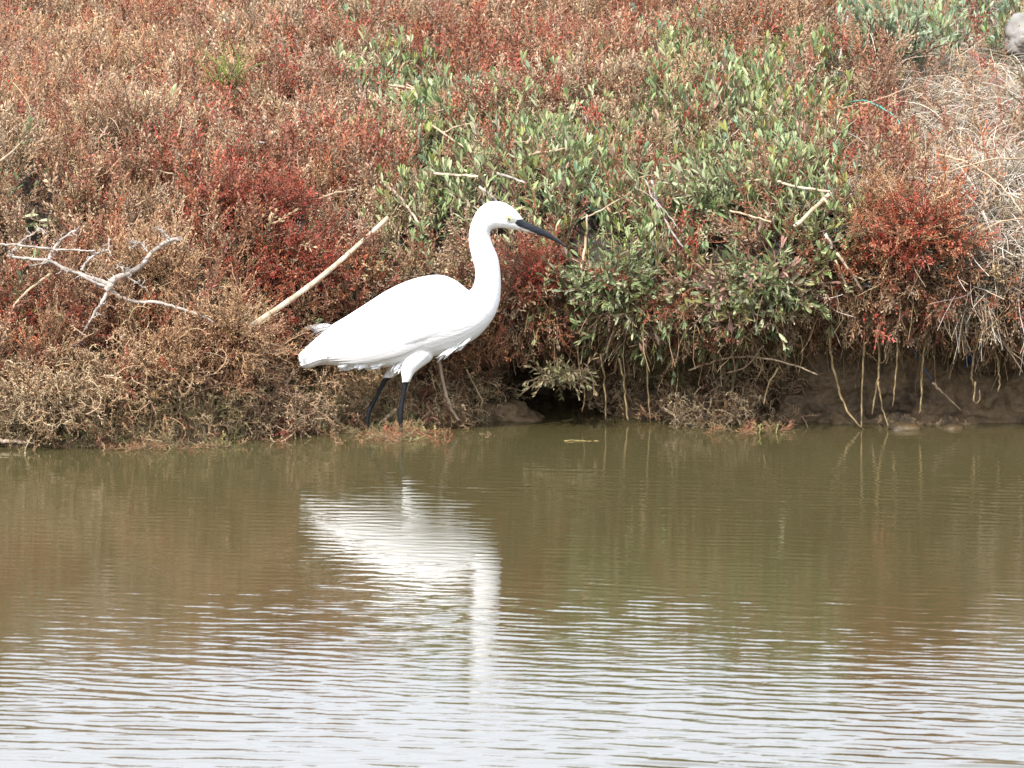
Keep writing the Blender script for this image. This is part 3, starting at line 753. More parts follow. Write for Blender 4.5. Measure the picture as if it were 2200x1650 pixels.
# the long cane: segments between nodes
pts = path3([(535, 703), (640, 636), (745, 556), (833, 468)], None, .03, straight=False)
pts = np.array([pts[0] * (1 - t) + pts[-1] * t + np.array([0, 0, -.014]) * math.sin(math.pi * t) for t in np.linspace(0, 1, 29)])
cane = empty('cane', pts[0]); tag(cane, 'long pale dry cane leaning up across the bank behind the egret', 'cane')
for i in range(7):
    g = Geo(); a = pts[i * 4:i * 4 + 5] - pts[0]; rr = .0062 - .0002 * i
    g.tube(a, [rr * 1.08, rr, rr * .98, rr, rr * 1.1], 10); s_ = g.obj('segment', M_CANE, cane)
    if i:
        g = Geo(); d = unit(a[1] - a[0]); g.tube([a[0] - d * .0012, a[0] + d * .0012], rr * 1.22, 10); g.obj('node_ring', M_BARK, cane)
stick('cane', [(820, 908), (852, 878)], .0042, .0042, M_CANE, 'short cut piece of pale cane between the egret legs', 'cane', Y=.05)
# bleached dead branch
BR = [([(236, 612), (205, 600), (182, 593), (135, 575), (105, 560), (65, 556), (15, 550)], .0052, .0028), ([(236, 607), (255, 596), (280, 585), (309, 565), (324, 545), (349, 525), (367, 515), (393, 516)], .0072, .0038),
      ([(364, 513), (349, 498), (333, 489)], .003, .0014), ([(316, 542), (305, 525), (287, 522), (278, 535)], .0026, .0012), ([(282, 584), (268, 575), (252, 572)], .0026, .0012), ([(273, 593), (298, 611), (311, 620)], .0024, .0012),
      ([(236, 622), (262, 640), (298, 649), (331, 649), (364, 656), (407, 669), (436, 680), (462, 693)], .0045, .0024), ([(233, 625), (218, 651), (204, 669), (191, 695)], .0042, .0022),
      ([(105, 567), (109, 545), (127, 520), (149, 502), (167, 494)], .0042, .0018), ([(175, 580), (185, 564), (207, 545), (233, 535), (234, 513)], .0034, .0015), ([(236, 618), (200, 606), (165, 588), (130, 578)], .0034, .0024),
      ([(0, 524), (40, 527), (109, 535), (175, 538), (204, 539)], .0028, .0018), ([(40, 526), (55, 512), (73, 502), (87, 491), (98, 502)], .0026, .0012), ([(22, 551), (25, 540), (33, 532)], .0020, .0010),
      ([(105, 562), (85, 569), (62, 570)], .0024, .0012), ([(191, 695), (180, 712), (171, 727), (160, 750)], .0022, .0012)]
c0 = surf(236, 612); Yb = min(surf(x, y)[1] for x in (40, 120, 236, 330, 450) for y in (540, 600, 660)) - .0
dead = empty('dead_branch', at(236, 615, Yb)); tag(dead, 'bleached white dead branch with spiny forks on the left of the bank', 'branch')
O0 = at(236, 615, Yb)
for i, (P, r0, r1) in enumerate(BR):
    q = np.array([at(x, y, Yb + .04 * math.sin(i * 1.7) * min(1, math.hypot(x - 236, y - 612) / 200) + .0002 * (700 - y)) for x, y in P]) - O0
    g = Geo(); rod(g, q, r0, r1, n=len(P) * 5, wob=.0007)
    s_ = g.obj('limb' if i in (0, 1, 6, 7) else 'side_twig', M_PALE, dead)
    cp_ = curve_pts(q, 40)
    for j in range(3, 38, 2 if i not in (6,) else 6):
        if rng.uniform() < (.85 if i in (1, 2, 3, 4, 8, 9, 12) else .45):
            d = unit(rv() + np.array([0, 0, .3])); L = rng.uniform(.006, .020)
            g2 = Geo(); g2.tube([cp_[j], cp_[j] + d * L * .6, cp_[j] + unit(d + rv(.4)) * L], [.0016, .0012, .0005], 4)
            g2.obj('spine', M_PALE, s_)
g = Geo(); rod(g, [np.array([-.006, 0, -.008]), np.array([0, -.003, .002]), np.array([.004, 0, .014])], .0085, .006, n=8, wob=.001); g.obj('knot', M_PALE, dead)
# grey stick beside the breast plumes
stick('stick', [(938, 752), (946, 790), (957, 847), (968, 877), (985, 903)], .0048, .0034, M_BARK, 'grey barked stick slanting into the water just right of the egret legs', Y=(.03, .03))
ST = [
 ([(1400, 389), (1411, 436), (1440, 492), (1466, 530)], .0032, .0022, M_PALE, 'split grey stick slanting through the purslane right of the bill tip', [[(1385, 380), (1398, 410), (1411, 436)], [(1411, 436), (1436, 462), (1468, 506)]]),
 ([(1793, 407), (1750, 446), (1709, 487)], .0055, .0042, M_CANE, 'thick pale broken stalk at the right edge of the purslane', [[(1770, 427), (1790, 450)]]),
 ([(1797, 542), (1830, 588), (1853, 624)], .0034, .0026, M_CANE, 'straight pale stick under the red shrub with a forked end', [[(1832, 590), (1857, 601)]]),
 ([(1773, 503), (1783, 520), (1789, 536)], .0045, .0030, M_PALE, 'short grey white stick left of the red shrub', []),
 ([(1794, 560), (1812, 600), (1823, 633)], .0026, .0020, M_CANE, 'thin pale stick pointing down beside the forked one', []),
 ([(1262, 462), (1258, 520), (1250, 570), (1238, 612)], .0022, .0038, M_TWIG, 'upright pinkish grey stalk right of the bill tip', []),
 ([(573, 293), (610, 277), (652, 261), (720, 247)], .0045, .0028, M_CANE, 'pale broken reed lying high on the left bank', [[(640, 268), (668, 240)]]),
 ([(525, 305), (575, 308), (627, 315)], .0030, .0022, M_PALE, 'pale horizontal stick lying below the broken reed', []),
 ([(509, 188), (540, 214), (563, 237)], .0036, .0026, M_CANE, 'short pale stick sloping down below the grass tuft', []),
 ([(363, 320), (385, 332), (407, 351)], .0026, .0018, M_PALE, 'small whitish stick in the middle of the upper left bank', []),
 ([(302, 364), (340, 368), (375, 375)], .0020, .0014, M_TWIG, 'thin dry twig left of the deep red shrub', []),
 ([(0, 345), (35, 318), (80, 267)], .0030, .0016, M_TWIG, 'long grey twig rising from the left edge of the photo', []),
 ([(286, 446), (320, 425), (353, 410)], .0024, .0018, M_TWIG, 'short brown twig above the bleached branch', []),
 ([(932, 372), (980, 376), (1027, 379)], .0032, .0028, M_CANE, 'pale straight reed lying above the head of the egret', []),
 ([(1068, 372), (1100, 382), (1130, 395)], .0030, .0022, M_PALE, 'whitish stick just above and right of the egret head', []),
 ([(1030, 402), (1050, 416), (1070, 434)], .0032, .0028, M_PALE, 'grey stick touching the crown of the egret from behind', []),
 ([(1133, 307), (1146, 285), (1157, 262)], .0028, .0022, M_TWIG, 'short upright stick among the leaves above the egret head', []),
 ([(819, 392), (850, 415), (877, 447), (900, 480)], .0034, .0028, M_BARK, 'grey slanting stick left of the egret head', []),
 ([(1136, 333), (1180, 326), (1218, 320)], .0032, .0024, M_TWIG, 'dull horizontal reed in the green leaves above the bill', []),
 ([(905, 252), (950, 285), (1007, 322)], .0028, .0024, M_TWIG, 'long thin reed slanting down through the purslane', [[(950, 285), (985, 270), (1022, 262)]]),
 ([(687, 427), (725, 414), (767, 407)], .0030, .0022, M_TWIG, 'curved dry reed above the top end of the cane', []),
 ([(1655, 358), (1685, 364), (1713, 370)], .0018, .0016, M_TWIG, 'thin whitish twig at the right of the tall purslane bush', []),
 ([(1600, 389), (1640, 386), (1673, 390), (1702, 400), (1782, 411)], .0024, .0030, M_CANE, 'long pale reed ending at the thick broken stalk', []),
 ([(1567, 453), (1610, 463), (1658, 477)], .0024, .0020, M_TWIG, 'thin dry reed below the tall purslane bush', []),
 ([(1762, 262), (1765, 242), (1793, 236), (1873, 218), (1945, 193), (1971, 182)], .0030, .0016, M_TWIG, 'long pinkish bare branch bending over the red patch at upper right', []),
 ([(1822, 36), (1812, 84), (1804, 124)], .0026, .0022, M_PALE, 'upright whitish stalk in front of the blue green clump', []),
 ([(1370, 383), (1500, 360)], .0014, .0012, M_TWIG, 'thin purple grey twig crossing above the split stick', []),
 ([(1250, 470), (1290, 452), (1330, 428)], .0018, .0016, M_TWIG, 'bent thin reed pointing up right of the bill', []),
 ([(109, 589), (62, 622), (25, 662)], .0034, .0024, M_TWIG, 'brown stick slanting down left beneath the bleached branch', []),
 ([(150, 697), (170, 712), (185, 722)], .0014, .0010, M_TWIG, 'tiny grey twig under the bleached branch', []),
]
for P, r0, r1, m_, lab, tw in ST:
    stick('stick', P, r0, r1, m_, lab, 'stick' , twigs=tw, straight=len(P) < 3)
stick('stick', [(1480, 795), (1520, 780), (1560, 770), (1620, 767), (1700, 783), (1757, 806)], .0026, .0018, M_TWIG, 'long curved brown twig arching in front of the mud wall', Y=(.10, .0))
stick('stick', [(1640, 742), (1600, 790), (1560, 800)], .0022, .0018, M_BARK, 'grey twig dropping from the purslane edge to the curved twig', Y=(.02, .08))
# straw bundle
sb = empty('straw_bundle', surf(880, 200)); tag(sb, 'flattened bundle of pale straw lying among silvery leaves', 'straw')
for i in range(26):
    a = (836 + rng.uniform(-10, 40), 186 + rng.uniform(-6, 24)); b = (900 + rng.uniform(-20, 60), 206 + rng.uniform(-12, 20))
    q = path3([a, ((a[0] + b[0]) / 2, (a[1] + b[1]) / 2 - 3), b], sb.location[1] - .05 + rng.uniform(-.02, .02)) - np.array(sb.location)
    g = Geo(); g.tube(curve_pts(q, 6), .0018, 4); g.obj('straw', M_CANE, sb)
# hanging roots, one by one
ROOTS = [
 ([(1782, 700), (1785, 764), (1797, 815), (1812, 864), (1830, 897), (1856, 924)], .0030, .0018, 'long pale root curving down into the water left of the others'),
 ([(1857, 720), (1855, 790), (1851, 858), (1851, 918)], .0024, .0016, 'straight brown root hanging to the water beside the long curved one'),
 ([(1886, 705), (1889, 773), (1885, 821), (1873, 891)], .0030, .0016, 'pale root hanging from the knob under the red shrub, bending left'),
 ([(1887, 818), (1895, 873), (1909, 921)], .0022, .0014, 'thin root branching off low and reaching the water to the right'),
 ([(1930, 730), (1926, 787), (1921, 848), (1917, 873)], .0020, .0014, 'grey straight root in the middle of the mud wall'),
 ([(1997, 710), (1986, 752), (1982, 803), (1979, 864), (1976, 891)], .0026, .0018, 'grey brown root hanging right of the middle of the mud wall'),
 ([(2098, 700), (2092, 773), (2088, 806), (2092, 830)], .0028, .0018, 'pale root dropping past the blue scrap at the far right'),
 ([(2097, 818), (2092, 860), (2104, 862), (2105, 838)], .0020, .0014, 'small hooked root low down near the blue scrap'),
 ([(2121, 712), (2139, 758), (2148, 803), (2145, 842)], .0022, .0016, 'arched root nearest the right edge of the photo'),
 ([(1838, 715), (1850, 745), (1868, 762), (1886, 778)], .0014, .0010, 'fine root slanting to meet the knobbed one'),
 ([(1912, 712), (1910, 750), (1900, 775), (1884, 782)], .0016, .0010, 'fine curved root looping back to the knobbed one'),
 ([(2030, 690), (2045, 730), (2043, 760), (2040, 768)], .0018, .0018, 'short root with a thick end under the overhang on the right'),
 ([(1615, 715), (1632, 770), (1645, 805)], .0018, .0010, 'short fine root at the left end of the mud wall'),
 ([(1720, 720), (1724, 760), (1718, 800)], .0016, .0010, 'short straight root left of the long curved one'),
 ([(1672, 790), (1650, 830), (1640, 870)], .0020, .0014, 'slanting grey root low at the left end of the mud wall'),
 ([(1240, 740), (1247, 800), (1256, 850), (1250, 885)], .0020, .0012, 'thin root hanging in the cave mouth'),
 ([(1330, 770), (1340, 820), (1345, 870), (1350, 905)], .0028, .0018, 'upright brown stem right of the cave mouth'),
 ([(1290, 760), (1300, 830), (1302, 905)], .0022, .0016, 'straight thin stem at the right side of the cave'),
 ([(1390, 780), (1392, 840), (1398, 905)], .0022, .0016, 'brown stem rising from the water in the dark middle'),
 ([(1140, 760), (1115, 790), (1110, 760)], .0014, .0010, 'fine hooked twig above the mud mound'),
 ([(1003, 795), (1020, 830), (1035, 862), (1032, 885)], .0020, .0014, 'brown bent twig hanging in front of the mud mound'),
]
for P, r0, r1, lab in ROOTS:
    x0 = P[0][0]
    Ys = (.02, .03) if x0 > 1600 else (.10, .12)
    if x0 < 1040: Ys = (.08, .05)
    o = stick('hanging_root', P, r0, r1, M_ROOT, lab, 'root', Y=Ys, group='roots hanging from the undercut bank', wob=.0009)
# pale stalks arching over the right hand overhang
ARCH = [([(1950, 560), (2010, 640), (2075, 690), (2140, 720), (2199, 800)], 'long tan stalk arching down to the right edge'),
        ([(2060, 580), (2100, 640), (2130, 700), (2165, 745), (2210, 790)], 'thick tan stalk bending down at the right edge'),
        ([(2050, 680), (2100, 695), (2160, 680), (2205, 700)], 'thin pale stalk curving under the dry grass'),
        ([(2010, 700), (2060, 712), (2120, 716), (2180, 690)], 'pale stalk lying along the right overhang'),
        ([(2140, 590), (2120, 640), (2112, 700)], 'upright pale stalk under the dry grass'),
        ([(2200, 470), (2140, 480), (2080, 520), (2050, 560)], 'pale stalk arching over the right of the red shrub'),
        ([(2200, 340), (2120, 345), (2040, 370), (1990, 400)], 'long pale stalk crossing the dry grass above the red shrub'),
        ([(2010, 330), (2080, 350), (2150, 400), (2200, 460)], 'long curved stalk through the dry grass')]
for P, lab in ARCH:
    stick('dry_stalk', P, .0022, .0014, M_TWIG, lab, 'stalk', Y=(-.02 if P[0][1] > 520 else None) if P[0][1] > 520 else None, group='dry stalks at the right end of the bank', wob=.001)
m_blue, _, b_ = mat_new('blue_plastic'); b_.inputs['Base Color'].default_value = (.03, .05, .10, 1); b_.inputs['Roughness'].default_value = .35
stick('blue_cord', [(1951, 739), (1979, 779), (2003, 821)], .0022, .0018, m_blue, 'dark blue cord slanting down the mud wall', 'cord', Y=(.05, .07))
stick('stick', [(2003, 821), (2033, 851), (2064, 880)], .0030, .0016, M_TWIG, 'pale frayed twig continuing the blue cord down the mud wall', Y=(.07, .10))
def scrap(name, px, py, Y, w_, h_, mat, lab, cat, seed):
    r = np.random.default_rng(seed); V = []; n = 9
    for i in range(n):
        for j in range(n):
            u, v = i / (n - 1) - .5, j / (n - 1) - .5; e_ = 1 - .35 * r.uniform() * (abs(u) > .4 or abs(v) > .4)
            V.append((u * w_ * e_, .012 * math.sin(u * 9 + seed) + .006 * math.sin(v * 14) + r.normal(0, .001), v * h_ * e_ + .15 * w_ * math.sin(u * 5)))
    V += [(x, y + .0012, z) for x, y, z in V]; F = []
    for i in range(n - 1):
        for j in range(n - 1):
            a = i * n + j; F += [(a, a + n, a + n + 1, a + 1), tuple(q + n * n for q in (a + 1, a + n + 1, a + n, a))]
    bd = [i for i in range(n)] + [i * n + n - 1 for i in range(1, n)] + [(n - 1) * n + j for j in range(n - 2, -1, -1)] + [i * n for i in range(n - 2, 0, -1)]
    for a, b in zip(bd, bd[1:] + bd[:1]): F.append((a, b, b + n * n, a + n * n))
    o = mesh_obj(name, V, F, mat); o.location = at(px, py, Y); tag(o, lab, cat); return o
scrap('plastic_scrap', 2083, 765, .06, .028, .045, m_blue, 'crumpled dark blue plastic scrap caught on the mud wall', 'litter', 3)
scrap('plastic_scrap', 1868, 612, -.03, .022, .016, m_blue, 'small dark blue plastic scrap under the red shrub', 'litter', 5)
m_teal, _, b_ = mat_new('teal_twine'); b_.inputs['Base Color'].default_value = (.05, .30, .24, 1); b_.inputs['Roughness'].default_value = .5
stick('twine', [(1818, 228), (1833, 218), (1862, 217), (1902, 236), (1927, 255), (1931, 276), (1916, 313)], .0017, .0015, m_teal, 'thin teal twine looped over the dry grass at upper right', 'twine')
m_shell = mat_noise('shell', (.62, .58, .52), (.8, .78, .74), 40, .5, .2)
def snail(px, py, r, lab):
    g = Geo(); th = np.linspace(0, 4.6 * math.pi, 60); k = np.exp(-th * .13)
    pts = np.stack([np.cos(th) * r * .62 * k, th * 0 - r * .9 * (1 - k), np.sin(th) * r * .62 * k], 1)
    g.tube(pts, r * .52 * k, 8); o = g.obj('snail_shell', m_shell); o.location = surf(px, py) + np.array([0, -.012, .004]); tag(o, lab, 'shell')
snail(221, 128, .0085, 'round white snail shell at the upper left of the bank')
snail(426, 243, .010, 'larger cream white snail shell above the deep red shrub')
# grass tuft
m_grass, _, b_ = mat_new('green_grass'); b_.inputs['Base Color'].default_value = (*lin(110, 124, 52), 1); b_.inputs['Roughness'].default_value = .5
c = surf(500, 172) + np.array([0, -.02, -.01]); tf = empty('grass_tuft', c); tag(tf, 'tuft of green grass blades standing out of the red cover at upper left', 'grass')
for i in range(38):
    a = rng.normal(0, .42); L = rng.uniform(.06, .13); d = unit(np.array([a, rng.normal(0, .3), 1.0])); p = np.array([rng.normal(0, .024), rng.normal(0, .014), 0])
    g = Geo(); pts = [p + d * L * t + np.array([a * .04 * t * t, 0, -.008 * t * t]) for t in np.linspace(0, 1, 6)]
    g.tube(pts, np.linspace(.0017, .0003, 6), 4, flat=.5); g.obj('blade', m_grass, tf)
# young green shoots in the shallows
m_shoot = mat_noise('green_shoot', lin(120, 134, 70), lin(160, 140, 90), 90, .5)
prot = None
for i, (x, h, ly) in enumerate([(187, 26, 942), (255, 22, 950), (272, 26, 948), (360, 34, 955), (380, 30, 946), (400, 24, 950), (415, 26, 952), (422, 30, 948), (435, 26, 950), (462, 30, 948), (477, 28, 952), (503, 34, 946), (700, 22, 930), (910, 20, 935), (935, 22, 936), (1632, 22, 930), (1668, 18, 928)]):
    if prot is None:
        g = Geo()
        for q in range(6): g.tube([(0.0008 * math.sin(q * 2), 0, q * .005 - .004), (.0012 * math.sin(q * 2 + 1), 0, q * .005 - .001), (.0008 * math.sin(q * 2 + 2), 0, q * .005 + .0018)], [.0013, .0021, .0012], 6)
        g.tube([(0, 0, .012), (.004, 0, .017), (.005, 0, .022)], [.0012, .0016, .001], 6)
        o = prot = g.obj('young_shoot', m_shoot)
    else:
        o = prot.copy(); COL.objects.link(o)
    o.location = at(x, ly, CAM[2] / math.tan(PITCH + math.atan((ly - 825) / FP)) - 15.0); o.scale = (1, 1, h / 27.0); o.rotation_euler = (rng.normal(0, .15), rng.normal(.1, .25), rng.uniform(0, 6))
    ords = ['first', 'second', 'third', 'fourth', 'fifth', 'sixth', 'seventh', 'eighth', 'ninth', 'tenth', 'eleventh', 'twelfth']
    lab = (ords[i] + ' from the left of the tiny green shoots in the shallows under the left bank') if i < 12 else ['tiny green shoot in the water just left of the egret', 'green shoot just right of the near foot of the egret', 'green shoot farther right of the feet, near the mud mound', 'green shoot in the shallows right of the grey brown waterline shrub', 'rightmost tiny green shoot, under the left end of the mud wall'][i - 12]
    tag(o, lab, 'seedling', 'green shoots along the waterline')
# mud mound, stones, driftwood, reed scrap
def lumpy(name, px, py, Y, rad, mat, lab, cat, seed, lev=4, kind=None):
    bm = bmesh.new(); bmesh.ops.create_icosphere(bm, subdivisions=lev, radius=1)
    V = np.array([v.co[:] for v in bm.verts]); q = 1 + .26 * fbm(V[:, 0] * 1.6 + seed, V[:, 1] * 1.6, V[:, 2] * 1.6, seed, 4) + .05 * fbm(V[:, 0] * 9, V[:, 1] * 9, V[:, 2] * 9, seed + 5, 3)
    for v, k_ in zip(bm.verts, q): v.co = Vector(np.array(v.co[:]) * k_ * np.array(rad))
    me = bpy.data.meshes.new(name); bm.to_mesh(me); bm.free(); me.materials.append(mat); me.polygons.foreach_set('use_smooth', [True] * len(me.polygons))
    o = bpy.data.objects.new(name, me); COL.objects.link(o); o.location = at(px, py, Y); tag(o, lab, cat, kind=kind); return o
lumpy('mud_mound', 1082, 905, .20, (.088, .06, .050), m_mud, 'rounded brown mud mound at the water beside the cave', 'mud mound', 31)
m_wet = mat_noise('wet_stone', lin(44, 36, 22), lin(84, 68, 42), 24, .6, .9)
lumpy('stone', 1946, 924, .03, (.036, .03, .017), m_wet, 'mud coloured wet stone at the waterline under the mud wall', 'stone', 35, 3)
lumpy('stone', 2045, 923, .04, (.026, .02, .012), m_wet, 'small flat stone right of the larger wet one', 'stone', 36, 3)
m_rock = mat_noise('pale_rock', lin(108, 104, 98), lin(150, 146, 142), 12, .9, .6, 30)
lumpy('pale_rock', 2200, 82, surf(2190, 70)[1] + .05, (.05, .06, .055), m_rock, 'pale grey rock behind the plants at the top right corner', 'rock', 41)
stick('driftwood', [(-15, 946), (25, 949), (62, 953)], .0055, .0042, M_BARK, 'grey piece of driftwood floating at the left edge', 'driftwood', Y=-.24, wob=.0012)
stick('floating_reed', [(1212, 946), (1250, 947), (1288, 948)], .0012, .0010, mat_noise('wet_reed', lin(120, 104, 60), lin(150, 132, 80), 30, .4), 'thin yellowish reed piece floating below the cave', 'reed', Y=-.145)

# ------------------------------------------------------------------ the egret
YE = -.035
SEC = [((641, 761), (645, 789), .010), ((655, 748), (662, 792), .020), ((684, 722), (692, 784), .028), ((710, 700), (730, 787), .037), ((743, 680), (765, 792), .045), ((787, 652), (813, 790), .055),
       ((833, 623), (862, 785), .061), ((877, 603), (907, 774), .064), ((915, 593), (948, 761), .063), ((948, 591), (985, 748), .059), ((976, 601), (1018, 730), .053), ((995, 615), (1043, 707), .045),
       ((1006, 624), (1062, 680), .037), ((1014, 619), (1073, 650), .031), ((1020, 603), (1076, 618), .028), ((1021, 580), (1075, 586), .0265), ((1014, 553), (1070, 553), .025), ((1008, 526), (1059, 527), .0235), ((1008, 500), (1053, 506), .022),
       ((1014, 475), (1054, 497), .0215), ((1026, 452), (1062, 491), .0225), ((1043, 437), (1076, 490), .024), ((1063, 432), (1090, 491), .0245), ((1084, 436), (1103, 493), .021), ((1103, 447), (1116, 495), .0165), ((1116, 461), (1126, 499), .0115), ((1126, 474), (1133, 500), .0075)]
A = np.array([at(*t, YE) for t, b, w_ in SEC]); Bb = np.array([at(*b, YE) for t, b, w_ in SEC]); Wd = np.array([w_ for t, b, w_ in SEC])
nS = len(SEC)
def loft_sec(u):
    i = min(int(u), nS - 2); t = u - i
    def cr(Q):
        a, b, c, d = Q[max(i - 1, 0)], Q[i], Q[i + 1], Q[min(i + 2, nS - 1)]
        return .5 * (2 * b + (c - a) * t + (2 * a - 5 * b + 4 * c - d) * t * t + (3 * b - a - 3 * c + d) * t ** 3)
    return cr(A), cr(Bb), cr(Wd)
def loft_pt(u, th, side=-1, off=0.0):
    a, b, w_ = loft_sec(u); c = (a + b) / 2; h = (a - b) / 2
    p = c + h * math.cos(th) + np.array([0, side * w_ * math.sin(th) * (1 + .05 * math.cos(th)), 0])
    if off:
        hn = np.linalg.norm(h); n = h / hn * (math.cos(th) / hn) + np.array([0, side * math.sin(th) / max(w_, 1e-4), 0]); p = p + unit(n) * off
    return p
g = Geo(); K = 32; us = np.linspace(0, nS - 1, (nS - 1) * 4 + 1); V = []
for u in us:
    for j in range(K):
        th = 2 * math.pi * j / K; V.append(loft_pt(u, th if th <= math.pi else 2 * math.pi - th, -1 if th <= math.pi else 1))
F = [(i * K + j, i * K + (j + 1) % K, (i + 1) * K + (j + 1) % K, (i + 1) * K + j) for i in range(len(us) - 1) for j in range(K)] + [tuple(range(K))[::-1], tuple((len(us) - 1) * K + j for j in range(K))]
g.add(V, F)
# bill
BL = [((1112, 466), (1118, 497), .0085), ((1125, 474), (1131, 499), .0072), ((1145, 482), (1147, 502), .0054), ((1165, 491), (1167, 508.5), .0043), ((1183, 501.5), (1184, 516), .0034), ((1200, 514), (1201, 523.5), .0025), ((1213, 525), (1213, 531), .0018), ((1220, 532), (1220, 534), .0009)]
V = []
for t, b, w_ in BL:
    a, c = at(*t, YE), at(*b, YE)
    for j in range(12):
        th = 2 * math.pi * j / 12; V.append((a + c) / 2 + (a - c) / 2 * math.cos(th) + np.array([0, w_ * math.sin(th), 0]))
g.add(V, [(i * 12 + j, i * 12 + (j + 1) % 12, (i + 1) * 12 + (j + 1) % 12, (i + 1) * 12 + j) for i in range(len(BL) - 1) for j in range(12)] + [tuple(range(12))[::-1], tuple((len(BL) - 1) * 12 + j for j in range(12))])
LEG1 = [(915, 730, .030, -.008), (899, 755, .034, -.012), (885, 776, .0255, -.020), (876, 797, .0155, -.026), (873, 814, .0098, -.030), (870, 824, .0064, -.030), (867, 845, .0057, -.030), (864, 862, .0054, -.030), (861, 880, .0058, -.030), (860, 897, .0058, -.030), (860, 906, .0050, -.030), (861, 925, .0042, -.030), (861, 938, .0045, -.030)]
LEG2 = [(885, 738, .026, .006), (872, 762, .028, .014), (856, 783, .0195, .026), (842, 799, .0120, .034), (833, 808, .0085, .035), (826, 819, .0056, .036), (817, 836, .0048, .038), (807, 856, .0046, .04), (798, 872, .0056, .042), (794, 880, .0056, .042), (790, 898, .0040, .042), (788, 922, .0040, .042), (787, 940, .0040, .042)]
for LG in (LEG1, LEG2):
    pts = curve_pts([at(x, y, YE + dy) for x, y, r_q, dy in LG], 60)
    rr = np.interp(np.linspace(0, len(LG) - 1, 60), range(len(LG)), [q[2] for q in LG])
    g.tube(pts, rr, 14)
    ft = pts[-1]
    for an, L in ((.35, .060), (-.1, .068), (-.6, .058), (2.9, .042)):
        d = np.array([math.cos(an), math.sin(an), 0]); q = [ft, ft + d * L * .35 + np.array([0, 0, .002]), ft + d * L * .7 + np.array([0, 0, -.001]), ft + d * L + np.array([0, 0, -.004])]
        g.tube(curve_pts(q, 12), np.linspace(.0034, .0018, 12), 8)
tmp = g.obj('egret_raw', None, link=False); COL.objects.link(tmp)
md = tmp.modifiers.new('r', 'REMESH'); md.mode = 'VOXEL'; md.voxel_size = .0016; md.use_smooth_shade = True
md2 = tmp.modifiers.new('s', 'SMOOTH'); md2.factor = .5; md2.iterations = 6
dg = bpy.context.evaluated_depsgraph_get(); me = bpy.data.meshes.new_from_object(tmp.evaluated_get(dg)); me.name = 'body'
bpy.data.objects.remove(tmp)
n = len(me.vertices); co = np.empty(n * 3, np.float32); me.vertices.foreach_get('co', co); co = co.reshape(-1, 3).astype(float)
qx, qy = project(co)
col = np.tile(np.array([[.86, .86, .86]]), (n, 1)); rgh = np.full(n, .85)
# legs
def near_path(LG, ymin):
    P_ = np.array([(q[0], q[1]) for q in LG]); return P_
leg = (qy > 821) & (qx < 900)
far = (co[:, 1] > YE + .01) & (qy > 812) & (qx < 845)
lg = leg | far
col[lg] = (.014, .015, .018); rgh[lg] = .45
toes = (co[:, 2] < .004) & lg; col[toes] = (.12, .10, .03)
# bill: black above the gape line, pinkish white along the lower mandible base
bl = (qx > np.where(qy < 480, 1106 + (480 - qy) * .7, 1106 + (qy - 480) * 1.2)) & (qy > 471 - .0 * qx) & (qx > 1104)
bl |= (qx > 1136)
low = qy > np.interp(qx, [1100, 1112, 1140, 1165, 1185, 1220], [480, 486, 497, 508, 518, 545])
col[bl & ~low] = (.016, .018, .024); rgh[bl & ~low] = .35
lowb = low & (qx > 1116) & (qy > 484)
fade = np.clip((qx - 1160) / 35, 0, 1)[:, None]
cc = np.array([[.62, .55, .50]]) * (1 - fade) + np.array([[.05, .05, .055]]) * fade
col[lowb] = cc[lowb]; rgh[lowb] = .45
lore = (((qx - 1100) / 11.5) ** 2 + ((qy - 473.5) / 6.5) ** 2 < 1) & ~bl
col[lore] = (.36, .37, .33)
ring = (((qx - 1093) / 7.5) ** 2 + ((qy - 468) / 6.5) ** 2 < 1) & ~bl
col[ring] = (.46, .47, .30)
EB = at(861, 925, YE)
me.vertices.foreach_set('co', (co - EB).astype(np.float32).ravel())
at_ = me.attributes.new('tint', 'FLOAT_COLOR', 'POINT'); c4 = np.ones((n, 4), np.float32); c4[:, :3] = col; at_.data.foreach_set('color', c4.ravel())
at_ = me.attributes.new('gloss', 'FLOAT', 'POINT'); at_.data.foreach_set('value', rgh.astype(np.float32))
me.update()
m_eg, t_, b_ = mat_new('egret_skin_and_feathers')
a1 = N(t_, 'ShaderNodeAttribute', attribute_name='tint'); a2 = N(t_, 'ShaderNodeAttribute', attribute_name='gloss')
t_.links.new(a1.outputs['Color'], b_.inputs['Base Color']); t_.links.new(a2.outputs['Fac'], b_.inputs['Roughness'])
tc = N(t_, 'ShaderNodeTexCoord'); mp = N(t_, 'ShaderNodeMapping'); mp.inputs['Rotation'].default_value = (0, math.radians(28), 0); mp.inputs['Scale'].default_value = (1, 3, 3.4)
nz = N(t_, 'ShaderNodeTexNoise'); nz.inputs['Scale'].default_value = 60; nz.inputs['Detail'].default_value = 6
bp = N(t_, 'ShaderNodeBump'); bp.inputs['Strength'].default_value = .35; bp.inputs['Distance'].default_value = .003
t_.links.new(tc.outputs['Object'], mp.inputs[0]); t_.links.new(mp.outputs[0], nz.inputs['Vector']); t_.links.new(nz.outputs[0], bp.inputs['Height']); t_.links.new(bp.outputs[0], b_.inputs['Normal'])
b_.inputs['Specular IOR Level'].default_value = .25
me.materials.clear(); me.materials.append(m_eg)
egret = empty('egret', EB); tag(egret, 'white little egret wading in profile at the bank with black bill and legs', 'egret')
body = bpy.data.objects.new('body', me); COL.objects.link(body); body.parent = egret
m_wh, t_, b_ = mat_new('white_feather'); b_.inputs['Base Color'].default_value = (.86, .86, .86, 1); b_.inputs['Roughness'].default_value = .8; b_.inputs['Specular IOR Level'].default_value = .2
